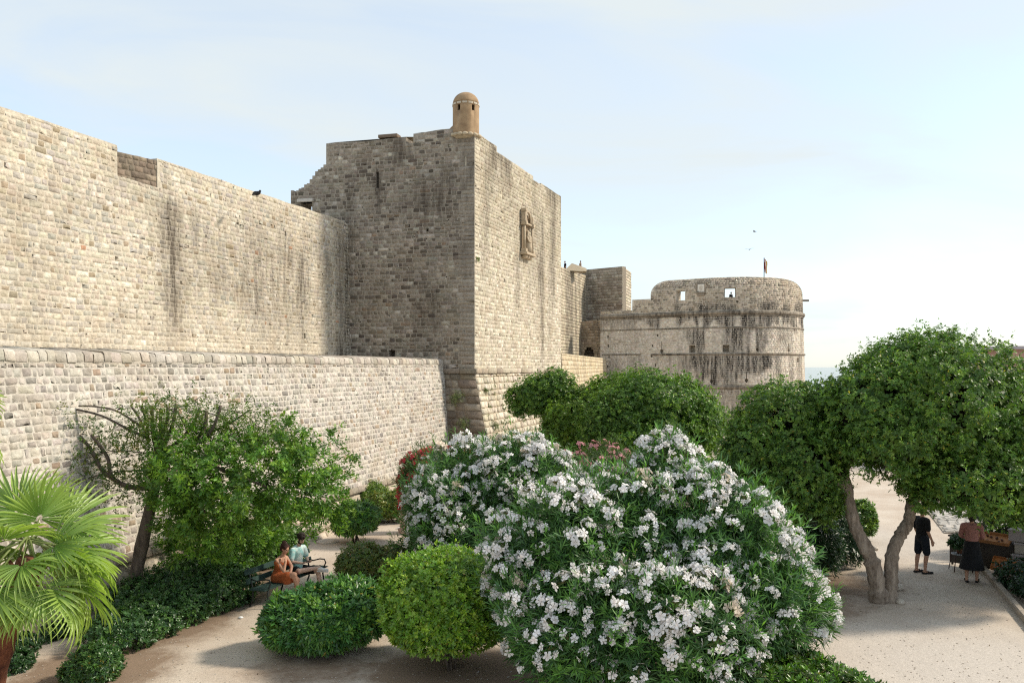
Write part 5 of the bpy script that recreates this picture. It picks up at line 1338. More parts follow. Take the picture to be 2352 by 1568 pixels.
# ------------------------------------------------------------------ sentry box on the tower corner
def build_sentry():
    c = np.array([-2.17, 38.85, 16.35]); r = .62
    T = thing('sentry_box', 'round ochre sentry box with dome on the tower corner', 'sentry box', tuple(c))
    m, nt, b = nodes_of('ochre_render'); L = nt.links.new
    g = N(nt, 'ShaderNodeNewGeometry'); n = N(nt, 'ShaderNodeTexNoise', Scale=2.6, Detail=6.0, Roughness=.65); L(g.outputs['Position'], n.inputs['Vector'])
    rp = N(nt, 'ShaderNodeValToRGB'); e = rp.color_ramp.elements; e[0].position = .35; e[0].color = (.25, .16, .09, 1); e[1].position = .65; e[1].color = (.38, .26, .15, 1); L(n.outputs['Fac'], rp.inputs['Fac']); L(rp.outputs['Color'], b.inputs['Base Color']); b.inputs['Roughness'].default_value = .95
    bp = N(nt, 'ShaderNodeBump', Strength=.3, Distance=.02); n2 = N(nt, 'ShaderNodeTexNoise', Scale=30.0); L(g.outputs['Position'], n2.inputs['Vector']); L(n2.outputs['Fac'], bp.inputs['Height']); L(bp.outputs['Normal'], b.inputs['Normal'])
    # drum with two real window openings
    ns = 48; zs = [.0, 1.08, 1.36, 1.5]; V = []; Fq = []
    th = np.arange(ns) * 2 * math.pi / ns
    def wins(k): return k in (31, 32, 40, 41)
    rr = [r, r - .12]
    for ri in rr:
        for z in zs:
            for t in th: V.append((ri * math.cos(t), ri * math.sin(t), z))
    idx = lambda w, i, k: (w * len(zs) + i) * ns + k % ns
    for i in range(len(zs) - 1):
        for k in range(ns):
            hole = i == 1 and wins(k)
            if not hole:
                Fq.append((idx(0, i, k), idx(0, i, k + 1), idx(0, i + 1, k + 1), idx(0, i + 1, k))); Fq.append((idx(1, i, k + 1), idx(1, i, k), idx(1, i + 1, k), idx(1, i + 1, k + 1)))
            else:
                Fq.append((idx(0, i, k), idx(0, i, k + 1), idx(1, i, k + 1), idx(1, i, k))); Fq.append((idx(0, i + 1, k + 1), idx(0, i + 1, k), idx(1, i + 1, k), idx(1, i + 1, k + 1)))
                if not wins(k - 1): Fq.append((idx(0, i, k), idx(1, i, k), idx(1, i + 1, k), idx(0, i + 1, k)))
                if not wins(k + 1): Fq.append((idx(0, i, k + 1), idx(0, i + 1, k + 1), idx(1, i + 1, k + 1), idx(1, i, k + 1)))
    link('drum', make_mesh('drum', np.array(V), np.array(Fq), m), T)
    mb = MB(); mb.lathe([(r - .01 if k == 0 else r * math.cos(R(k * 7.2)), 1.5 + .56 * math.sin(R(k * 7.2))) for k in range(13)], (0, 0, 0), 40); mb.build('dome', m, T, smooth=True)
    mk = plain('pale_trim', (.50, .44, .35), .9, .2)
    for k in range(14):
        s = MB(); a0 = 2 * math.pi * k / 14; seg = [(math.cos(a0 + j * .07 + .02), math.sin(a0 + j * .07 + .02)) for j in range(6)]
        v = []
        for (cx, cy) in seg: v += [(cx * (r - .02), cy * (r - .02), 1.40), (cx * (r + .022), cy * (r + .022), 1.40), (cx * (r + .022), cy * (r + .022), 1.485), (cx * (r - .02), cy * (r - .02), 1.485)]
        f = [(0, 1, 2, 3)] + [tuple(4 * 5 + x for x in (3, 2, 1, 0))]
        for j in range(5):
            for q_ in range(4): f.append((j * 4 + q_, (j + 1) * 4 + q_, (j + 1) * 4 + (q_ + 1) % 4, j * 4 + (q_ + 1) % 4))
        s.add(v, f); s.build('band_stone', mk, T)
    mc = plain('corbel_stone', (.46, .38, .27), .95, .25, 6, .5)
    rng = np.random.default_rng(3)
    for k in range(16):
        a = 2 * math.pi * k / 16; s = MB(); s.ball((0, 0, 0), (.145, .10, .085), 10, 7); o = s.build('corbel_block', mc, T, smooth=True, loc=(math.cos(a) * (r + .03), math.sin(a) * (r + .03), -.02 + rng.normal(0, .01))); o.rotation_euler = (0, 0, a + R(90))
    mb = MB(); mb.lathe([(r - .16, -.16), (r - .02, -.06), (r - .02, .03)], (0, 0, 0), 32); mb.build('corbel_base', mc, T, smooth=True)
    mb = MB(); mb.add([(-.55, .1, .1), (-1.15, .3, .1), (-.5, .3, .75), (-.55, .5, .1), (-1.15, .6, .1), (-.5, .6, .75)], [(0, 1, 2), (5, 4, 3), (1, 4, 5, 2), (0, 3, 4, 1), (2, 5, 3, 0)]); mb.build('buttress', m, T)
build_sentry()

# ------------------------------------------------------------------ carved niche on the sunlit face
def build_niche():
    T = thing('carved_niche', 'weathered carved stone niche with thin columns high on the sunlit tower face', 'relief', tuple(F_TR(7.0, 11.55, 0)))
    b0 = np.array(T.location[:]); m = plain('carved_stone', (.43, .35, .25), .9, .3, 10, .5); md = plain('carved_dark', (.22, .165, .11), .95, .25)
    ang = math.atan2(DRF[1], DRF[0]); Rz = Matrix.Rotation(ang, 3, 'Z')
    P = lambda u, v, w: F_TR(7.0 + u, 11.55 + v, w) - b0
    def bx(n, u, v, w, su, sw, sv, mat=m, bev=.015): s = MB(); s.box(P(u, v, w), (su, sw, sv), Rz, bev); return s.build(n, mat, T)
    bx('back_panel', 0, 1.2, .03, 1.3, .1, 2.1, md)
    for s_ in (-1, 1):
        c = MB(); c.tube([P(.62 * s_, .32, .22), P(.62 * s_, 1.6, .22)], .075, 10); c.build('column', m, T, smooth=True)
        bx('column_base', .62 * s_, .2, .2, .24, .32, .24); bx('capital', .62 * s_, 1.7, .2, .24, .34, .2)
        if s_ < 0: bx('pinnacle', .62 * s_, 2.05, .18, .17, .26, .5); bx('capital', .62 * s_, 2.4, .2, .22, .3, .18)
        else: bx('pinnacle', .62 * s_, 2.0, .18, .15, .22, .4)
    bx('sill', 0, .08, .2, 1.5, .42, .14); bx('crossbar', 0, 1.72, .16, 1.0, .2, .1)
    for k in (-.4, .0, .4):
        c = MB(); c.ball(P(k, -.06, .16), (.2, .16, .14), 10, 6, Rz); c.build('bracket', m, T, smooth=True)
    arch = MB(); arch.tube([P(.5 * math.cos(R(a)), 1.78 + (.62 * math.sin(R(a)) ** .8 if a not in (0, 180) else 0), .18) for a in range(0, 181, 15)], .06, 8); arch.build('arch', m, T, smooth=True)
    # worn figure, plain robe
    f = MB(); f.tube([P(0, .18, .2), P(0, .5, .21), P(.02, .85, .2), P(0, 1.05, .19), P(0, 1.15, .18), P(0, 1.28, .18), P(0, 1.38, .18)], [.24, .22, .19, .2, .08, .11, .05], 12); f.tube([P(-.17, 1.0, .22), P(-.22, .75, .32), P(-.02, .7, .38)], [.06, .055, .04], 8); f.tube([P(.17, 1.0, .22), P(.22, .75, .3), P(.05, .8, .38)], [.06, .055, .04], 8)
    f.build('worn_figure', m, T, smooth=True)
build_niche()

# ------------------------------------------------------------------ plants rooted in the masonry
def wall_plant(name, label, F, u, v, s, greens, seed, n=90, leaf=(.05, .12), w=.16):
    p = F(float(u), float(v), 0.02); e = F(float(u), float(v), 1.02) - p
    T = thing(name, label, 'plant', tuple(p)); rng = np.random.default_rng(seed)
    d = nrm(rng.normal(size=(n, 3)) + e * 1.3 + np.array([0, 0, .35])); P = d * (rng.random(n) ** .5)[:, None] * s
    foliage('foliage', T, [rosettes(P, d, rng, leaf, (leaf[0] * w, leaf[1] * w), 6, (15, 80), greens, detail=False)], M_LEAF)
    mb = MB()
    for k in range(5):
        q_ = nrm(e + rng.normal(0, .5, 3)) * s * .8; mb.tube([-e * .05, q_ * .5 + np.array([0, 0, .03]), q_], [.012, .008, .004], 5)
    mb.build('stem', M_BARKD, T)
GP = ((.16, .20, .10), (.12, .16, .07), (.20, .22, .11)); GW = ((.10, .14, .03), (.07, .11, .025))
wall_plant('wall_shrub', 'grey green bush sprouting from the shaded tower foot, upper one', F_PL, 1.05, 4.05, .42, GP, 701, 170)
wall_plant('wall_shrub', 'pale caper-like bush sprouting from the shaded tower foot, lower one', F_PL, .95, 2.9, .34, GP, 702, 130)
wall_plant('wall_shrub', 'tuft of dry green weeds low on the shaded tower foot', F_PL, 1.9, 1.7, .3, ((.05, .07, .02), (.07, .08, .025)), 703, 80)
wall_plant('wall_shrub', 'dark weed clump near the corner of the tower foot', F_PL, .35, 2.3, .2, ((.05, .075, .02),), 704, 50)
wall_plant('wall_shrub', 'round grey green tuft on the sunlit battered tower foot', F_PR, .95, 2.75, .24, ((.13, .17, .08), (.10, .14, .06)), 705, 90)
wall_plant('wall_shrub', 'yellowish weed high on the sunlit battered tower foot', F_PR, .75, 4.4, .18, GW, 706, 45)
wall_plant('wall_shrub', 'tiny green fern on the tower corner just below mid height', F_TR, .22, 10.55, .13, ((.12, .17, .03),), 707, 40, (.03, .07), .4)
rngw = np.random.default_rng(55)
tuft = thing('wall_weeds', 'small green weeds scattered in joints of the sunlit tower foot', 'weeds', tuple(F_PR(2., 2., 0)), kind='stuff')
Pw = []; Aw = []
b_ = np.array(tuft.location[:])
for k in range(60):
    u, v = rngw.uniform(.4, 6.5), rngw.uniform(.4, 4.8); p = F_PR(u, v, .03) - b_
    for j in range(8): Pw.append(p + rngw.normal(0, .035, 3)); Aw.append(nrm(np.array([.7, -.3, .5]) + rngw.normal(0, .5, 3)))
foliage('weed_leaves', tuft, [rosettes(np.array(Pw), np.array(Aw), rngw, (.04, .09), (.015, .03), 4, (10, 70), ((.12, .15, .03), (.08, .12, .03)), detail=False)], M_LEAF)
# ------------------------------------------------------------------ bench
BEN0, BEN1 = gpt(588, 1400), gpt(735, 1338)
BD = nrm((BEN1 - BEN0)[:2]); BL_ = float(np.linalg.norm((BEN1 - BEN0)[:2]))
BMID = (BEN0 + BEN1) / 2
BANG = math.atan2(-BD[0], BD[1])                      # local +x = facing (normal to BD, to the right)
M_BWOOD = plain('dark_green_paint', (.022, .050, .042), .55, .25, 20, .2)
M_IRON = plain('cast_iron', (.020, .026, .025), .5, .2, 20)
def build_bench():
    T = thing('park_bench', 'dark green slatted park bench with curled iron arms', 'bench', tuple(BMID), BANG)
    # local: x forward, y along the bench
    for k in range(5):
        s = MB(); s.box((0, 0, 0), (.075, BL_, .03), None, .006); s.build('seat_slat', M_BWOOD, T, loc=(-.17 + k * .092, 0, .445 - .012 * (k < 2)))
    for k, (x, z) in enumerate([(-.27, .60), (-.325, .80)]):
        s = MB(); s.box((0, 0, 0), (.03, BL_, .12), Matrix.Rotation(R(-14), 3, 'Y'), .006); s.build('back_slat', M_BWOOD, T, loc=(x, 0, z))
    for y in (-BL_ / 2 + .16, 0, BL_ / 2 - .16):
        fr = MB()
        fr.tube([(-.30, y, 0), (-.22, y, .2), (-.215, y, .42), (-.27, y, .6), (-.36, y, .90)], .02, 7)
        fr.tube([(-.215, y, .42), (.0, y, .405), (.22, y, .42)], .02, 7)
        fr.tube([(.30, y, 0), (.22, y, .15), (.19, y, .3), (.22, y, .42)], .02, 7)
        fr.build('leg_frame', M_IRON, T, smooth=True)
        if y != 0:
            ar = MB(); ar.tube([(-.29, y, .64), (-.1, y, .60), (.10, y, .66), (.24, y, .66), (.28, y, .58), (.24, y, .50), (.22, y, .42)], .017, 7); ar.build('arm_rest', M_IRON, T, smooth=True)
    return T
build_bench()

# ------------------------------------------------------------------ people
def fuse(name, mb, mat, parent, vox=.008, smooth=4):
    me = mb.mesh('tmp'); o = bpy.data.objects.new('tmp', me); COL.objects.link(o)
    md = o.modifiers.new('r', 'REMESH'); md.mode = 'VOXEL'; md.voxel_size = vox; md.use_smooth_shade = True
    ms = o.modifiers.new('s', 'SMOOTH'); ms.factor = .5; ms.iterations = smooth
    dg = bpy.context.evaluated_depsgraph_get()
    out = bpy.data.meshes.new_from_object(o.evaluated_get(dg)); out.name = name
    bpy.data.objects.remove(o); bpy.data.meshes.remove(me)
    out.materials.clear()
    if mat is not None: out.materials.append(mat)
    return link(name, out, parent)

M_SKIN = plain('skin_warm', (.50, .28, .19), .55, .08, 15)
M_SKINP = plain('skin_pale', (.60, .40, .31), .55, .06, 15)
M_HAIR = plain('hair_dark', (.022, .013, .010), .6, .3, 60, .8, bscale=90)
M_HAIRR = plain('hair_auburn', (.055, .020, .012), .6, .3, 60, .8, bscale=90)
M_RUST = plain('rust_cloth', (.36, .095, .030), .85, .25, 14, .5, bscale=30)
M_BLK = plain('black_cloth', (.012, .012, .014), .85, .2, 20, .3)
M_BLKB = plain('blue_black_cloth', (.012, .016, .024), .85, .2, 20, .3)
M_PINK = plain('dusty_pink_knit', (.36, .17, .145), .9, .12, 30, .5, bscale=80)
M_SHOE = plain('white_canvas', (.72, .70, .68), .7, .08, 30)
M_SOLE = plain('dark_sole', (.02, .018, .018), .7, .1)
mt, ntt, bt = nodes_of('tie_dye_cloth')
_g = N(ntt, 'ShaderNodeNewGeometry'); _n = N(ntt, 'ShaderNodeTexNoise', Scale=6.5, Detail=4.0, Distortion=1.2); ntt.links.new(_g.outputs['Position'], _n.inputs['Vector'])
_r = N(ntt, 'ShaderNodeValToRGB'); _r.color_ramp.elements[0].position = .40; _r.color_ramp.elements[0].color = (.30, .56, .56, 1); _r.color_ramp.elements[1].position = .60; _r.color_ramp.elements[1].color = (.66, .74, .71, 1)
ntt.links.new(_n.outputs['Fac'], _r.inputs['Fac']); ntt.links.new(_r.outputs['Color'], bt.inputs['Base Color']); bt.inputs['Roughness'].default_value = .9
M_TIE = mt

def hand(mb, w, d, nrm_, size=1.0, curl=.35):
    """palm and five fingers from wrist w along d, palm normal nrm_"""
    w = np.array(w, float); d = nrm(d); n_ = np.array(nrm_, float); n_ = nrm(n_ - d * np.dot(n_, d)); s = np.cross(n_, d)
    for k in (-1, 0, 1): mb.cone(w + s * .022 * k * size, w + d * .085 * size + s * .026 * k * size, .017 * size, .014 * size, 8)
    for k, (l, o) in enumerate([(.062, -1.5), (.078, -.5), (.072, .5), (.056, 1.5)]):
        p0 = w + d * .088 * size + s * .019 * o * size; p1 = p0 + (d * .9 + n_ * curl) * l * .5 * size; p2 = p1 + nrm(d * (1 - curl) + n_ * curl * 2) * l * .55 * size
        mb.cone(p0, p1, .0105 * size, .0095 * size, 7); mb.cone(p1, p2, .0095 * size, .008 * size, 7)
    t0 = w + d * .03 * size - s * .032 * size; t1 = t0 + nrm(d * .7 - s * .7 + n_ * .3) * .04 * size; t2 = t1 + nrm(d - s * .2 + n_ * .4) * .032 * size
    mb.cone(t0, t1, .013 * size, .011 * size, 7); mb.cone(t1, t2, .011 * size, .009 * size, 7)

def foot_skin(mb, a, fdir, L=.2):
    a = np.array(a, float); fdir = nrm(fdir); h = a + np.array([0, 0, -.045]) - fdir * .035
    mb.cone(a, h, .038, .036, 10); mb.cone(h, h + fdir * L * .6 + np.array([0, 0, -.01]), .036, .034, 10); mb.cone(h + fdir * L * .6 + np.array([0, 0, -.01]), h + fdir * L + np.array([0, 0, -.015]), .034, .024, 10)

def head(mb, c, fwd, up):
    """skull, jaw, nose, ears, lips; c = head centre; returns frame"""
    f = nrm(fwd); u = np.array(up, float); u = nrm(u - f * np.dot(u, f)); l = np.cross(u, f); c = np.array(c, float)
    Rm = np.stack([f, l, u], 1)
    Q = lambda x, y, z: c + Rm @ np.array([x, y, z])
    mb.ball(Q(-.008, 0, .03), (.094, .076, .088), 16, 12, Rm); mb.ball(Q(.02, 0, -.03), (.070, .060, .082), 14, 10, Rm); mb.ball(Q(.048, 0, -.088), (.034, .034, .026), 10, 8, Rm)
    mb.cone(Q(.082, 0, .015), Q(.104, 0, -.022), .009, .014, 8); mb.ball(Q(.084, 0, -.058), (.012, .024, .010), 8, 6, Rm)
    mb.ball(Q(.076, 0, .030), (.014, .05, .010), 8, 6, Rm)
    for s in (-1, 1): mb.ball(Q(-.005, s * .078, -.005), (.020, .010, .032), 8, 6, Rm); mb.ball(Q(.06, s * .04, -.02), (.018, .018, .018), 8, 6, Rm)
    return Q, Rm

M_EYE = plain('eye_dark', (.02, .014, .01), .2, 0.02, 5, spec=.6)
def eyes(T, Q, Rm):
    for s in (-1, 1):
        m = MB(); m.ball(Q(.079, s * .031, .008), (.010, .013, .008), 8, 6, Rm); m.build('eye', M_EYE, T, smooth=True)

def seated_woman():
    T = thing('person', 'seated person in rust orange dress leaning chin on hand, on the bench', 'person', tuple(BMID + np.array([*(BD * -.42), 0])), BANG)
    b = MB()
    b.cone((-.02, 0, .56), (.02, 0, .72), .135, .115, 14); b.cone((.02, 0, .72), (.07, 0, .95), .115, .12, 14)
    b.cone((.07, -.10, .98), (.07, .10, .98), .075, .075, 12); b.cone((.09, 0, 1.02), (.135, 0, 1.12), .055, .048, 12)
    Q, Rm = head(b, (.175, -.01, 1.225), (.93, -.05, -.36), (.36, 0, .93))
    # near arm: elbow on the thigh, hand to the face
    b.cone((.06, -.17, .98), (.27, -.185, .76), .05, .043, 12); b.cone((.27, -.185, .76), (.275, -.12, .97), .043, .030, 12); hand(b, (.275, -.115, .985), (-.1, .28, 1), (-1, .1, .1), .95, .5)
    # far arm folded across the lap
    b.cone((.08, .17, .98), (.20, .21, .77), .05, .042, 12); b.cone((.20, .21, .77), (.32, .02, .70), .042, .029, 12); hand(b, (.325, .01, .70), (.25, -1, -.1), (0, 0, -1), .95, .3)
    # crossed legs
    b.cone((.0, -.10, .54), (.47, -.06, .655), .098, .072, 14); b.cone((.47, -.06, .655), (.50, .0, .43), .064, .058, 12); b.cone((.50, .0, .43), (.55, .03, .22), .056, .036, 12)
    b.cone((.0, .10, .54), (.45, .09, .50), .095, .068, 14); b.cone((.45, .09, .50), (.43, .07, .28), .058, .054, 12); b.cone((.43, .07, .28), (.40, .06, .10), .052, .034, 12)
    foot_skin(b, (.555, .03, .20), (.85, 0, -.4), .16); foot_skin(b, (.40, .06, .09), (1, 0, 0), .17)
    fuse('body', b, M_SKIN, T)
    d = MB()
    d.cone((-.03, 0, .555), (.015, 0, .72), .158, .132, 16); d.cone((.015, 0, .72), (.06, 0, .90), .132, .135, 16); d.cone((.06, -.12, .915), (.06, .12, .915), .07, .07, 12)
    d.cone((.06, -.175, .93), (.14, -.185, .845), .066, .062, 12); d.cone((.08, .175, .93), (.13, .19, .85), .066, .062, 12)
    d.cone((-.02, -.10, .545), (.33, -.075, .615), .122, .105, 16); d.cone((-.02, .10, .545), (.33, .09, .52), .12, .10, 16); d.cone((.05, -.06, .50), (.32, -.06, .50), .11, .085, 12); d.cone((-.05, 0, .50), (.25, .0, .49), .12, .10, 12)
    fuse('dress', d, M_RUST, T, .009, 3)
    h = MB(); h.ball(Q(-.030, 0, .055), (.104, .092, .092), 16, 12, Rm); h.ball(Q(-.06, 0, .0), (.078, .088, .09), 14, 10, Rm); h.ball(Q(-.075, 0, .13), (.055, .055, .05), 12, 8, Rm); h.ball(Q(.02, -.06, .055), (.055, .04, .05), 10, 8, Rm); h.ball(Q(.02, .06, .055), (.055, .04, .05), 10, 8, Rm)
    fuse('hair', h, M_HAIRR, T, .010, 2); eyes(T, Q, Rm)
    for (a, fd) in (((.555, .03, .185), (.85, 0, -.4)), ((.40, .06, .075), (1, 0, 0))):
        s = MB(); a = np.array(a); fd = nrm(fd); s.cone(a - fd * .03 + np.array([0, 0, -.01]), a + fd * .06 + np.array([0, 0, -.04]), .047, .045, 12); s.cone(a + fd * .06 + np.array([0, 0, -.04]), a + fd * .15 + np.array([0, 0, -.05]), .043, .036, 12); sh = fuse('shoe', s, M_BLKB, T, .008, 2)
        w = MB(); w.cone(a - fd * .035 + np.array([0, 0, -.075]), a + fd * .165 + np.array([0, 0, -.088]), .026, .026, 8); w.build('sole', M_SHOE, sh)

def seated_man():
    T = thing('person', 'seated person in pale turquoise tie-dye shirt looking down at a phone', 'person', tuple(BMID + np.array([*(BD * .34), 0])), BANG + R(-4))
    b = MB()
    b.cone((-.05, 0, .56), (-.06, 0, .76), .14, .135, 14); b.cone((-.06, 0, .76), (-.03, 0, 1.0), .135, .14, 14); b.cone((-.02, -.14, 1.06), (-.02, .14, 1.06), .07, .07, 12); b.cone((-.01, 0, 1.10), (.045, 0, 1.20), .058, .052, 12)
    Q, Rm = head(b, (.085, -.01, 1.305), (.88, -.08, -.46), (.46, 0, .88))
    b.cone((-.01, -.205, 1.05), (.0, -.27, .80), .052, .043, 12); b.cone((.0, -.27, .80), (.22, -.12, .755), .042, .029, 12); hand(b, (.23, -.11, .757), (.85, .45, .1), (0, .2, 1), 1.0, .45)
    b.cone((-.01, .205, 1.05), (.03, .27, .80), .052, .043, 12); b.cone((.03, .27, .80), (.25, .08, .75), .042, .029, 12); hand(b, (.26, .07, .752), (.85, -.45, .1), (0, -.2, 1), 1.0, .45)
    b.cone((-.02, -.11, .55), (.30, -.34, .615), .10, .068, 14); b.cone((.30, -.34, .615), (.44, -.16, .635), .062, .056, 12); b.cone((.44, -.16, .635), (.60, .03, .655), .054, .036, 12)
    b.cone((-.02, .11, .55), (.48, .14, .545), .10, .068, 14); b.cone((.48, .14, .545), (.52, .15, .32), .060, .055, 12); b.cone((.52, .15, .32), (.54, .16, .10), .053, .036, 12)
    foot_skin(b, (.61, .04, .655), (.8, .55, -.05), .17); foot_skin(b, (.54, .16, .09), (1, 0, 0), .2)
    fuse('body', b, M_SKINP, T)
    d = MB()
    d.cone((-.06, 0, .58), (-.07, 0, .78), .165, .158, 16); d.cone((-.07, 0, .78), (-.035, 0, 1.0), .158, .158, 16); d.cone((-.02, -.15, 1.055), (-.02, .15, 1.055), .082, .082, 12)
    d.cone((-.01, -.205, 1.05), (-.005, -.255, .87), .074, .078, 12); d.cone((-.01, .205, 1.05), (.015, .255, .87), .074, .078, 12)
    fuse('shirt', d, M_TIE, T, .009, 3)
    p = MB(); p.cone((-.05, -.05, .53), (-.05, .05, .53), .15, .15, 14); p.cone((-.02, -.11, .545), (.22, -.28, .60), .118, .095, 14); p.cone((-.02, .11, .545), (.36, .135, .545), .118, .096, 14)
    fuse('shorts', p, M_BLK, T, .009, 3)
    h = MB()
    rng = np.random.default_rng(9)
    h.ball(Q(-.025, 0, .06), (.105, .092, .092), 16, 12, Rm)
    for k in range(34):
        v = nrm(rng.normal(size=3) + np.array([-.1, 0, .8])); h.ball(Q(-.02 + v[0] * .09, v[1] * .085, .06 + v[2] * .082), .032, 8, 6)
    fuse('hair', h, M_HAIR, T, .010, 1)
    be = MB(); be.ball(Q(.052, 0, -.085), (.038, .050, .034), 12, 8, Rm); be.ball(Q(.02, .055, -.06), (.03, .016, .045), 8, 6, Rm); be.ball(Q(.02, -.055, -.06), (.03, .016, .045), 8, 6, Rm); fuse('beard', be, M_HAIR, T, .008, 1)
    eyes(T, Q, Rm)
    gl = MB()
    for s in (-1, 1): gl.tube([Q(.098, s * .034 + .024 * math.cos(a), .006 + .02 * math.sin(a)) for a in np.linspace(0, 6.28, 13)], .002, 5)
    gl.tube([Q(.1, -.01, .008), Q(.1, .01, .008)], .002, 5); gl.tube([Q(.095, -.058, .008), Q(0, -.08, .01)], .002, 5); gl.tube([Q(.095, .058, .008), Q(0, .08, .01)], .002, 5); gl.build('glasses', M_IRON, T)
    for (a, fd) in (((.61, .04, .65), (.8, .55, -.05)), ((.54, .16, .085), (1, 0, 0))):
        s = MB(); a = np.array(a); fd = nrm(fd); s.cone(a - fd * .035 + np.array([0, 0, -.012]), a + fd * .07 + np.array([0, 0, -.045]), .05, .046, 12); s.cone(a + fd * .07 + np.array([0, 0, -.045]), a + fd * .18 + np.array([0, 0, -.052]), .045, .036, 12); sh = fuse('shoe', s, M_SHOE, T, .008, 2)
        w = MB(); w.cone(a - fd * .04 + np.array([0, 0, -.082]), a + fd * .19 + np.array([0, 0, -.09]), .024, .024, 8); w.build('sole', M_SHOE, sh)
    # phone held in both hands
    loc = Matrix.Translation(T.location) @ Matrix.Rotation(BANG + R(-4), 4, 'Z') @ Vector((.345, -.02, .80))
    ph = thing('phone', 'dark phone held by the person in the turquoise shirt', 'phone', tuple(loc), BANG + R(-4))
    m = MB(); m.box((0, 0, 0), (.075, .15, .009), Matrix.Rotation(R(-38), 3, 'Y'), .004); m.build('case', M_BLK, ph)
    s = MB(); s.box((-.0035, 0, .0045), (.066, .138, .002), Matrix.Rotation(R(-38), 3, 'Y')); s.build('screen', plain('phone_glass', (.03, .035, .04), .1, .02), ph)

def stander(label, loc, rz, skin, top, bot, hairm, skirt=False, arms='down', group=None, hair_len=0, vox=.009):
    T = thing('person', label, 'person', tuple(loc), rz, group)
    b = MB()
    b.cone((0, 0, .93), (.0, 0, 1.12), .135, .125, 14); b.cone((0, 0, 1.12), (.0, 0, 1.34), .125, .145, 14); b.cone((.0, -.14, 1.43), (.0, .14, 1.43), .07, .07, 12); b.cone((0, 0, 1.47), (.02, 0, 1.57), .056, .052, 12)
    Q, Rm = head(b, (.045, 0, 1.67), (.98, 0, -.18), (.18, 0, .98))
    if arms == 'down':
        for s in (-1, 1):
            b.cone((0, s * .205, 1.42), (-.01, s * .245, 1.13), .052, .043, 12); b.cone((-.01, s * .245, 1.13), (.10, s * .25, .90), .042, .030, 12); hand(b, (.105, s * .25, .885), (.25, 0, -1), (.3, -s, 0), 1.0, .3)
    else:
        for s in (-1, 1):
            b.cone((0, s * .195, 1.42), (.05, s * .25, 1.16), .05, .042, 12); b.cone((.05, s * .25, 1.16), (.27, s * .16, 1.05), .041, .029, 12); hand(b, (.28, s * .155, 1.045), (1, -s * .3, -.15), (0, 0, -1), .95, .4)
    st = [(.02, -1, -.10), (-.06, 1, .10)]
    for (dx, s, y) in st:
        b.cone((0, y, .90), (dx + .03, y * 1.15, .50), .092, .064, 14); b.cone((dx + .03, y * 1.15, .50), (dx - .005, y * 1.15, .32), .058, .056, 12); b.cone((dx - .005, y * 1.15, .32), (dx - .02, y * 1.15, .10), .053, .036, 12); foot_skin(b, (dx - .02, y * 1.15, .085), (1, s * .12, 0), .2)
    fuse('body', b, skin, T, vox)
    d = MB(); d.cone((0, 0, .95), (0, 0, 1.14), .158, .15, 16); d.cone((0, 0, 1.14), (0, 0, 1.33), .15, .165, 16); d.cone((0, -.15, 1.425), (0, .15, 1.425), .082, .082, 12)
    for s in (-1, 1):
        if arms == 'down': d.cone((0, s * .205, 1.42), (-.008, s * .238, 1.20), .074, .072, 12)
        else: d.cone((0, s * .195, 1.42), (.05, s * .25, 1.16), .068, .058, 12); d.cone((.05, s * .25, 1.16), (.16, s * .205, 1.10), .056, .048, 12)
    fuse('shirt', d, top, T, vox, 3)
    p = MB()
    if skirt:
        p.tube([(0, 0, 1.06), (0, 0, .98), (-.01, 0, .75), (-.02, 0, .45), (-.02, 0, .33)], [.15, .175, .215, .27, .30], 20); fuse('skirt', p, bot, T, vox, 3)
    else:
        p.cone((0, -.05, .93), (0, .05, .93), .145, .145, 14)
        for (dx, s, y) in st: p.cone((0, y, .90), (dx + .025, y * 1.15, .56), .118, .098, 14)
        fuse('shorts', p, bot, T, vox, 3)
    h = MB(); h.ball(Q(-.026, 0, .052), (.101, .086, .088), 16, 12, Rm); h.ball(Q(-.05, 0, .0), (.072, .082, .08), 14, 10, Rm)
    if hair_len: h.ball(Q(-.06, 0, -.06), (.06, .085, .09), 14, 10, Rm)
    fuse('hair', h, hairm, T, .010, 2); eyes(T, Q, Rm)
    for (dx, s, y) in st:
        so = MB(); a = np.array([dx - .02, y * 1.15, 0.0]); fd = nrm((1, s * .12, 0)); so.cone(a - fd * .06 + np.array([0, 0, .02]), a + fd * .19 + np.array([0, 0, .02]), .042, .044, 10)
        so.cone(a + fd * .08 + np.array([0, -.03, .07]), a + fd * .08 + np.array([0, .03, .07]), .02, .02, 8); sd = fuse('sandal', so, M_SOLE, T, .009, 1); sd.scale = (1, 1, .8)
    return T
seated_woman(); seated_man()
gm = gpt(2118, 1314); stander('standing person in black shirt and dark shorts behind the forked trunk', gm, R(12), M_SKIN, M_BLK, M_BLKB, M_HAIR)
gw = gpt(2232, 1334); stander('standing person in dusty pink top and long black skirt at the stall', gw, R(62), M_SKIN, M_PINK, M_BLK, M_HAIR, True, 'reach', None, 1)
# tiny visitors on the far walls
p1 = pt(1299, 622, 104); p1[2] = 18.0 - .55
def walker(label, x, y, d, zoff, rz, top, sc=1.0):
    p = pt(x, y, d); T = stander(label, (p[0], p[1], p[2] + zoff), rz, M_SKIN, top, M_BLKB, M_HAIR, vox=.02); T.scale = (sc, sc, sc); return T
walker('tiny visitor in dark clothes leaning at the top of the far wall', 1298, 601, 109, -1.72, R(200), M_BLKB)
walker('tiny visitor whose head shows over the cream stair parapet', 1333, 600, 114, -1.72, R(20), plain('tan_shirt', (.35, .25, .17), .9))
walker('tiny dark visitor standing in the wide opening of the round bastion', 1679, 672, 104, -1.72, R(-60), M_BLK)

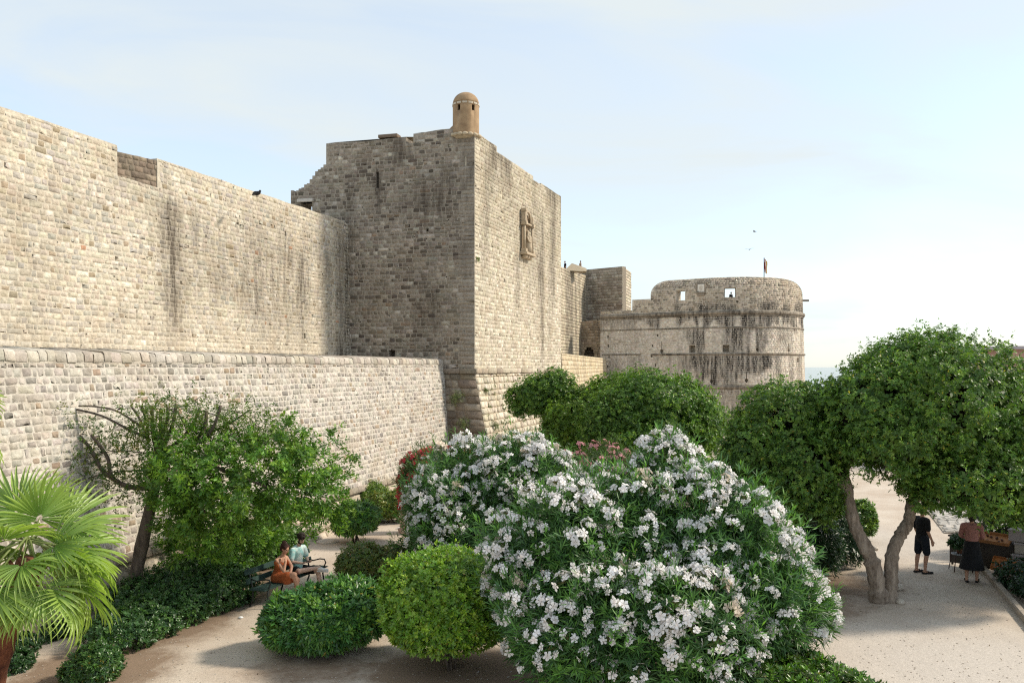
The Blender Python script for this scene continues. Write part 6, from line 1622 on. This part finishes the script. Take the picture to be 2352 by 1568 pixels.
# ------------------------------------------------------------------ market corner at the right
def build_market():
    mw = plain('crate_wood', (.36, .17, .07), .7, .25, 12, .3); mo = plain('orange_wood', (.50, .19, .055), .6, .2, 12, .2)
    mg = plain('pale_box', (.34, .30, .30), .8, .12, 6, .2); mt_ = plain('table_dark', (.06, .05, .042), .8, .2)
    T = thing('market_table', 'low dark trestle table under the market trays', 'table', (13.05, 22.55, 0), R(-52))
    s = MB(); s.box((0, 0, .80), (1.9, .7, .05), None, .01); s.build('table_top', mt_, T)
    for (x, y) in ((-.85, -.28), (.85, -.28), (-.85, .28), (.85, .28)):
        l = MB(); l.box((x, y, .39), (.05, .05, .78), None, .005); l.build('leg', mt_, T)
    s = MB(); s.box((0, -.33, .42), (1.8, .03, .7), None, .005); s.build('front_panel', mt_, T)
    def tray(label, loc, rz, tilt, size, mat, fill):
        o = thing('market_tray', label, 'tray', loc, rz); o.rotation_euler = (R(tilt), 0, rz); x, y, z = size
        for (n, c, sz) in (('tray_base', (0, 0, .01), (x, y, .02)), ('tray_side', (0, -y / 2, z / 2), (x, .015, z)), ('tray_side', (0, y / 2, z / 2), (x, .015, z)), ('tray_end', (-x / 2, 0, z / 2 + .001), (.015, y - .02, z)), ('tray_end', (x / 2, 0, z / 2 + .001), (.015, y - .02, z))):
            m = MB(); m.box(c, sz, None, .003); m.build(n, mat, o)
        rng = np.random.default_rng(int(loc[0] * 100)); 
        for k in range(14):
            g = MB(); g.ball((rng.uniform(-.4, .4) * x, rng.uniform(-.35, .35) * y, .05), (.035, .035, .03), 8, 6); g.build('goods', fill, o, smooth=True)
    tray('long brown wooden tray tilted on the table beside the pink-topped person', (12.85, 22.35, .86), R(-52), 24, (1.25, .42, .10), mw, plain('dark_goods', (.10, .045, .03), .6, .4, 20))
    tray('small orange wooden tray leaning low against the pale boxes', (13.05, 21.70, .28), R(-52), 52, (.75, .38, .07), mo, plain('orange_goods', (.40, .14, .05), .6, .4, 20))
    for k, (x, y, z, sx, sy, sz, rz, lb) in enumerate([(13.55, 21.55, .16, .75, .5, .31, -40, 'pale grey box on the ground, lowest of the stall stack'), (13.6, 21.6, .46, .8, .5, .28, -46, 'mauve grey box, second from the ground in the stall stack'), (13.62, 21.62, .755, .7, .46, .29, -42, 'grey box, third from the ground in the stall stack'), (13.5, 21.75, 1.07, .6, .45, .32, -50, 'pale beige box on top of the stall stack')]):
        o = thing('storage_box', lb, 'box', (x, y, z - sz / 2), R(rz), 'boxes stacked at the stall')
        m = MB(); m.box((0, 0, sz / 2), (sx, sy, sz - .005), None, .015); m.build('box_body', mg if k % 2 else plain('box_beige', (.40, .35, .30), .8, .12), o)
        l = MB(); l.box((0, 0, sz - .03), (sx + .03, sy + .03, .05), None, .01); l.build('box_lid', mg, o)
    # bistro chair with a potted plant
    g = gpt(2205, 1310); C = thing('bistro_chair', 'metal bistro chair with round seat carrying a potted plant', 'chair', tuple(g), R(170))
    ms_ = plain('chair_paint', (.055, .025, .022), .45, .1)
    for (x, y) in ((.17, .17), (.17, -.17)):
        l = MB(); l.tube([(x * 1.25, y * 1.25, 0), (x * 1.05, y * 1.05, .25), (x, y, .45)], .013, 7); l.build('leg', ms_, C, smooth=True)
    for y in (.18, -.18):
        l = MB(); l.tube([(-.25, y * 1.15, 0), (-.17, y, .3), (-.19, y, .46), (-.23, y, .74)], .014, 7); l.build('leg', ms_, C, smooth=True)
    l = MB(); l.tube([(-.23, .18, .74), (-.30, .1, .76), (-.31, 0, .765), (-.30, -.1, .76), (-.23, -.18, .74)], .016, 7); l.tube([(-.23, .18, .74), (-.1, .215, .74), (0, .22, .735)], .014, 7); l.tube([(-.23, -.18, .74), (-.1, -.215, .74), (0, -.22, .735)], .014, 7); l.build('back_rail', ms_, C, smooth=True)
    l = MB(); l.lathe([(.21, .445), (.215, .455), (.215, .465), (.2, .47)], n=20); l.build('seat', plain('seat_grey', (.34, .36, .38), .5, .08), C, smooth=False)
    pl = thing('potted_plant', 'bushy green pot plant standing on the bistro chair', 'plant', (g[0], g[1], .475))
    m = MB(); m.lathe([(.07, 0), (.1, .14), (.105, .15), (.09, .15)], n=16); m.build('pot', plain('terracotta', (.22, .09, .05), .8), pl, smooth=True)
    rng = np.random.default_rng(4); P, A = blob_surface([((0, 0, .30), (.23, .23, .19))], 140, rng, (.5, 1.0)); foliage('foliage', pl, [rosettes(P, A, rng, (.08, .13), (.03, .05), 6, (30, 85), ((.02, .06, .02), (.03, .085, .025)), detail=True)], M_GLOSS)
    # kerb of separate stones
    K = thing('kerb', 'pale stone kerb edging the planted bed at the right edge', 'kerb', (0, 0, 0)); a = np.array([12.75, 22.3]); b = np.array([10.75, 16.8]); n_ = 8
    for k in range(n_):
        p = a + (b - a) * (k + .5) / n_; s = MB(); s.box((0, 0, 0), (float(np.linalg.norm(b - a)) / n_ - .015, .14, .20), Matrix.Rotation(math.atan2((b - a)[1], (b - a)[0]), 3, 'Z'), .02); s.build('kerb_stone', plain('kerb_limestone', (.40, .34, .28), .95, .2, 8, .3) if k == 0 else bpy.data.materials['kerb_limestone'], K, loc=(p[0], p[1], .04))
build_market()

# ------------------------------------------------------------------ stones, paving, pedestal
def rock_mesh(seed, name='rock', mat=None, flat=.6):
    rng = np.random.default_rng(seed); m = MB(); m.ball((0, 0, 0), (1, 1, flat), 10, 7); me = m.mesh(name, mat)
    for v in me.vertices:
        n = np.array(v.co); s = 1 + .28 * (fbm(n[0] * 1.6 + seed, n[1] * 1.6 + n[2], seed) - .5) * 2; v.co = Vector(n * s)
    return me
M_ROCK = plain('pale_rock', (.50, .44, .37), .95, .25, 6, .5)
def build_small():
    rm = [rock_mesh(k, 'rock', M_ROCK, .55) for k in range(4)]
    for (x, y, s, lb) in [(2062, 1352, .17, 'pale stone right of the forked trunk, larger one'), (2068, 1385, .13, 'flat pale stone at the right foot of the forked trunk'), (2049, 1330, .10, 'small pale stone just behind the fork of the trunk'), (2010, 1262, .12, 'small stone between the two trunks of the forked tree')]:
        g = gpt(x, y); o = link('rock', rm[int(x) % 4], None, (g[0], g[1], s * .3)); o.scale = (s, s * .8, s); o.rotation_euler = (0, 0, x); tag(o, lb, 'rock', 'loose stones around the forked tree')
    g = gpt(505 * .5 + 0, 1446); o = link('flat_stone', rm[1], None, (g[0], g[1], .08)); o.scale = (.28, .2, .16); tag(o, 'grey flat stone lying by the low hedge and palm', 'rock')
    g = gpt(752, 1244); o = link('drain_cover', MB().lathe([(.34, 0), (.34, .03), (.30, .045), (.0, .045)], n=24, cap=False).mesh('drain_cover', M_ROCK), None, (g[0], g[1], .0)); tag(o, 'pale round slab set in the path by the wall foot', 'slab')
    # rubble edge at the wall foot beside the path
    for k, (x, y, s) in enumerate([(700, 1262, .2), (716, 1252, .17), (732, 1243, .22), (690, 1272, .18)]):
        g = gpt(x, y); o = link('foot_rock', rm[k], None, (g[0] - .25, g[1] + .15, s * .35)); o.scale = (s, s, s); o.rotation_euler = (0, 0, k); tag(o, ['pale boulder at the path edge, second from the bench', 'pale boulder at the path edge, third from the bench', 'pale boulder beside the round slab', 'pale boulder nearest the bench back'][k], 'rock', 'boulders at the wall foot')
    # pedestal
    g = gpt(943, 1222); T = thing('stone_pedestal', 'pinkish stone pedestal below the red oleander flowers', 'pedestal', tuple(g)); mp = plain('pink_granite', (.42, .31, .26), .9, .3, 30, .3)
    s = MB(); s.box((0, 0, .55), (.62, .55, 1.1), R_EYE, .02); s.build('shaft', mp, T); s = MB(); s.box((0, 0, .06), (.72, .65, .12), R_EYE, .02); s.build('plinth', mp, T)
    # cobbles beyond the standing people
    C = tag(link('cobbled_path', make_mesh('cobbled_path', np.array([(14.3, 27.3, .03), (18.7, 27.3, .03), (21.0, 33.5, .03), (16.6, 33.5, .03)]), np.array([[0, 1, 2, 3]]), plain('joint_sand', (.36, .32, .27), .95, .2))), kind='structure')
    mcs = [plain('cobble_pale', (.50, .46, .41), .7, .2, 5, .3), plain('cobble_grey', (.40, .37, .33), .7, .2, 5, .3)]
    cm = []
    for k in range(6):
        rng = np.random.default_rng(k); m = MB(); m.box((0, 0, 0), (.24 + .1 * rng.random(), .15 + .05 * rng.random(), .08), None, .03); cm.append(m.mesh('cobble', mcs[k % 2]))
    rng = np.random.default_rng(12); n = 0; y = 27.45
    while y < 33.2 and n < 300:
        x0 = 14.45 + (y - 27.3) * .37; x = x0 + rng.uniform(0, .2)
        while x < x0 + 4.1 and n < 300:
            o = link('cobble', cm[int(rng.integers(6))], C, (x, y + rng.normal(0, .02), .045 + rng.normal(0, .006))); o.rotation_euler = (rng.normal(0, .04), rng.normal(0, .04), rng.normal(0, .12)); x += rng.uniform(.30, .37); n += 1
        y += .235
    # litter and dry leaves
    g = gpt(553, 1420); o = link('paper_scrap', rock_mesh(9, 'paper_scrap', plain('white_paper', (.8, .8, .8), .7), .5), None, (g[0], g[1], .03)); o.scale = (.06, .04, .05); tag(o, 'crumpled white paper on the path in front of the bench', 'litter')
    g = gpt(917, 1214); o = link('paper_scrap', bpy.data.meshes['paper_scrap'], None, (g[0], g[1], .03)); o.scale = (.10, .05, .05); tag(o, 'crumpled white paper on the path near the stone pedestal', 'litter')
    rng = np.random.default_rng(31); n = 140
    px = rng.uniform(60, 2340, n); py = 1235 + 345 * rng.random(n) ** .8
    d = CAM_Z * F_PX / (py - HY); X = (px - CX) / F_PX * d
    P = np.stack([X, d, ground_h(X, d) + .012], 1); A = nrm(rng.normal(0, .3, (n, 3)) + np.array([0, 0, 1]))
    V, f, Cc = rosettes(P, A, rng, (.03, .075), (.014, .03), 1, (70, 95), ((.13, .075, .035), (.19, .115, .055), (.09, .055, .03)), detail=False, droop=0)
    tag(link('fallen_leaves', make_mesh('fallen_leaves', V, f, M_LEAF, Cc)), 'dry brown leaves strewn over the gravel and soil', 'leaves', kind='stuff')
    n = 260
    a = rng.uniform(0, 6.28, n); rr = 2.0 + 1.6 * rng.random(n); X = 2.6 + rr * np.cos(a); Yp = 14.2 + rr * np.sin(a)
    V, f, Cc = rosettes(np.stack([X, Yp, ground_h(X, Yp) + .014], 1), np.tile([0, 0, 1.], (n, 1)), rng, (.03, .05), (.02, .035), 1, (80, 95), ((.85, .82, .82),), detail=False, droop=0)
    tag(link('fallen_petals', make_mesh('fallen_petals', V, f, M_PETAL, Cc)), 'white petals fallen around the big oleander', 'petals', kind='stuff')
    n = 2200
    px = rng.uniform(-20, 2370, n); py = 1215 + 370 * rng.random(n) ** .7; d = CAM_Z * F_PX / (py - HY); X = (px - CX) / F_PX * d
    P = np.stack([X, d, ground_h(X, d) + .004], 1); s = rng.uniform(.006, .016, n)
    o4 = np.array([[-1, -1, 0], [1, -1, 0], [1, 1, 0], [-1, 1, 0], [0, 0, .8]]); rot = rng.uniform(0, 6.28, n); cs, sn = np.cos(rot), np.sin(rot)
    VV = np.stack([o4[None, :, 0] * cs[:, None] - o4[None, :, 1] * sn[:, None], o4[None, :, 0] * sn[:, None] + o4[None, :, 1] * cs[:, None], np.broadcast_to(o4[None, :, 2], (n, 5))], -1) * s[:, None, None] + P[:, None]
    f = (np.array([[0, 1, 4], [1, 2, 4], [2, 3, 4], [3, 0, 4]])[None] + (np.arange(n) * 5)[:, None, None]).reshape(-1, 3)
    c = np.repeat(np.array([(.42, .36, .30), (.36, .30, .245), (.50, .45, .39)])[rng.integers(0, 3, n)], 5, 0); c = np.concatenate([c, np.zeros((len(c), 1))], 1)
    tag(link('gravel', make_mesh('gravel', VV.reshape(-1, 3), f, M_STONE, c)), 'loose pebbles scattered over the paths', 'gravel', kind='stuff')
R_EYE = Matrix.Rotation(R(20), 3, 'Z')
build_small()

# ------------------------------------------------------------------ flag, birds, house
def build_far_bits():
    p = pt(1755, 634, 106); T = thing('flag_pole', 'thin flag pole with a drooping flag on the round bastion', 'flag', tuple(p))
    h = 42 * 106 / F_PX; m = MB(); m.tube([(0, 0, -.6), (0, 0, h)], .055, 7); m.build('pole', M_IRON, T)
    rng = np.random.default_rng(2); ns, nz = 6, 12
    for k, (c0, c1, col) in enumerate([(0, 2, (.45, .06, .05)), (2, 4, (.75, .72, .70)), (4, 6, (.65, .38, .12))]):
        V = []; Fq = []
        for i in range(nz):
            for j in (c0, (c0 + c1) / 2, c1): z = h - .1 - i * .155; V.append((.06 + j * .055 + .03 * math.sin(i * .8 + j), .06 * math.sin(j * 1.8 + i * .25), z - j * .06))
        for i in range(nz - 1):
            for j in range(2): Fq.append((i * 3 + j, i * 3 + j + 1, (i + 1) * 3 + j + 1, (i + 1) * 3 + j))
        link('flag_stripe', make_mesh('flag_stripe', np.array(V), np.array(Fq), plain('flag_%d' % k, col, .9, .05)), T)
    def bird(name, label, loc, rz, s, mat, fly):
        T = thing(name, label, 'bird', tuple(loc), rz); m = MB(); m.ball((0, 0, 0), (.17, .07, .075), 12, 8); m.ball((.17, 0, .05), (.05, .042, .045), 10, 8); m.cone((.21, 0, .045), (.26, 0, .035), .014, .006, 6); m.cone((-.15, 0, 0), (-.30, 0, -.01), .045, .02, 8)
        if not fly: m.cone((.0, .03, -.06), (.0, .03, -.13), .012, .01, 6); m.cone((.0, -.03, -.06), (.0, -.03, -.13), .012, .01, 6)
        fuse('body', m, mat, T, .012, 2)
        for sd in (-1, 1):
            w = MB()
            if fly: w.add([(.08, sd * .05, .03), (-.08, sd * .05, .03), (.12, sd * .32, .16), (-.03, sd * .32, .15), (-.02, sd * .66, .10), (.08, sd * .05, .02), (-.08, sd * .05, .02), (.12, sd * .32, .145), (-.03, sd * .32, .135), (-.02, sd * .66, .095)], [(0, 1, 3, 2), (2, 3, 4), (7, 8, 6, 5), (9, 8, 7), (0, 2, 7, 5), (2, 4, 9, 7), (4, 3, 8, 9), (3, 1, 6, 8)])
            else: w.ball((-.03, sd * .065, .01), (.15, .02, .055), 10, 6)
            w.build('wing', mat, T)
        T.scale = (s, s, s)
    bd = plain('bird_dark', (.03, .03, .035), .7, .1); bg = plain('gull_grey', (.16, .17, .18), .7, .1)
    bird('pigeon', 'dark pigeon perched on top of the tall curtain wall', pt(612, 449, 31.0) + np.array([-.35, 0, .08]), R(-40), 1.1, bd, False)
    bird('gull', 'flying gull above the round bastion, higher one', pt(1733, 532, 70), R(150), .6, bg, True)
    g2 = pt(1721, 573, 66); bird('gull', 'flying gull above the round bastion, lower one', g2, R(60), .6, bg, True)
    # house end at the right edge
    p = pt(2316, 802, 45); H = thing('pink_house', 'weathered pink house corner with thin flat eave at the right edge', 'house', (p[0], p[1], -1))
    z = p[2] + 1; mw = plain('pink_render', (.42, .27, .22), .95, .35, 1.6, .3); s = MB(); s.box((4, 4, z / 2), (8, 8, z), None); s.build('wall', mw, H)
    s = MB(); s.box((4, 4, z + .09), (8.7, 8.7, .18), None, .02); s.build('roof', plain('grey_eave', (.36, .33, .36), .8, .1), H)
    for k in range(2):
        w = MB(); w.box((2.5 + k * 3, -.02, z - 2.6), (1.0, .08, 1.5), None, .01); o = w.build('window', plain('shutter_green', (.05, .09, .06), .6) if k == 0 else bpy.data.materials['shutter_green'], H); f = MB(); f.box((2.5 + k * 3, -.03, z - 3.42), (1.2, .14, .1), None, .01); f.build('sill', bpy.data.materials['grey_eave'], o)
build_far_bits()
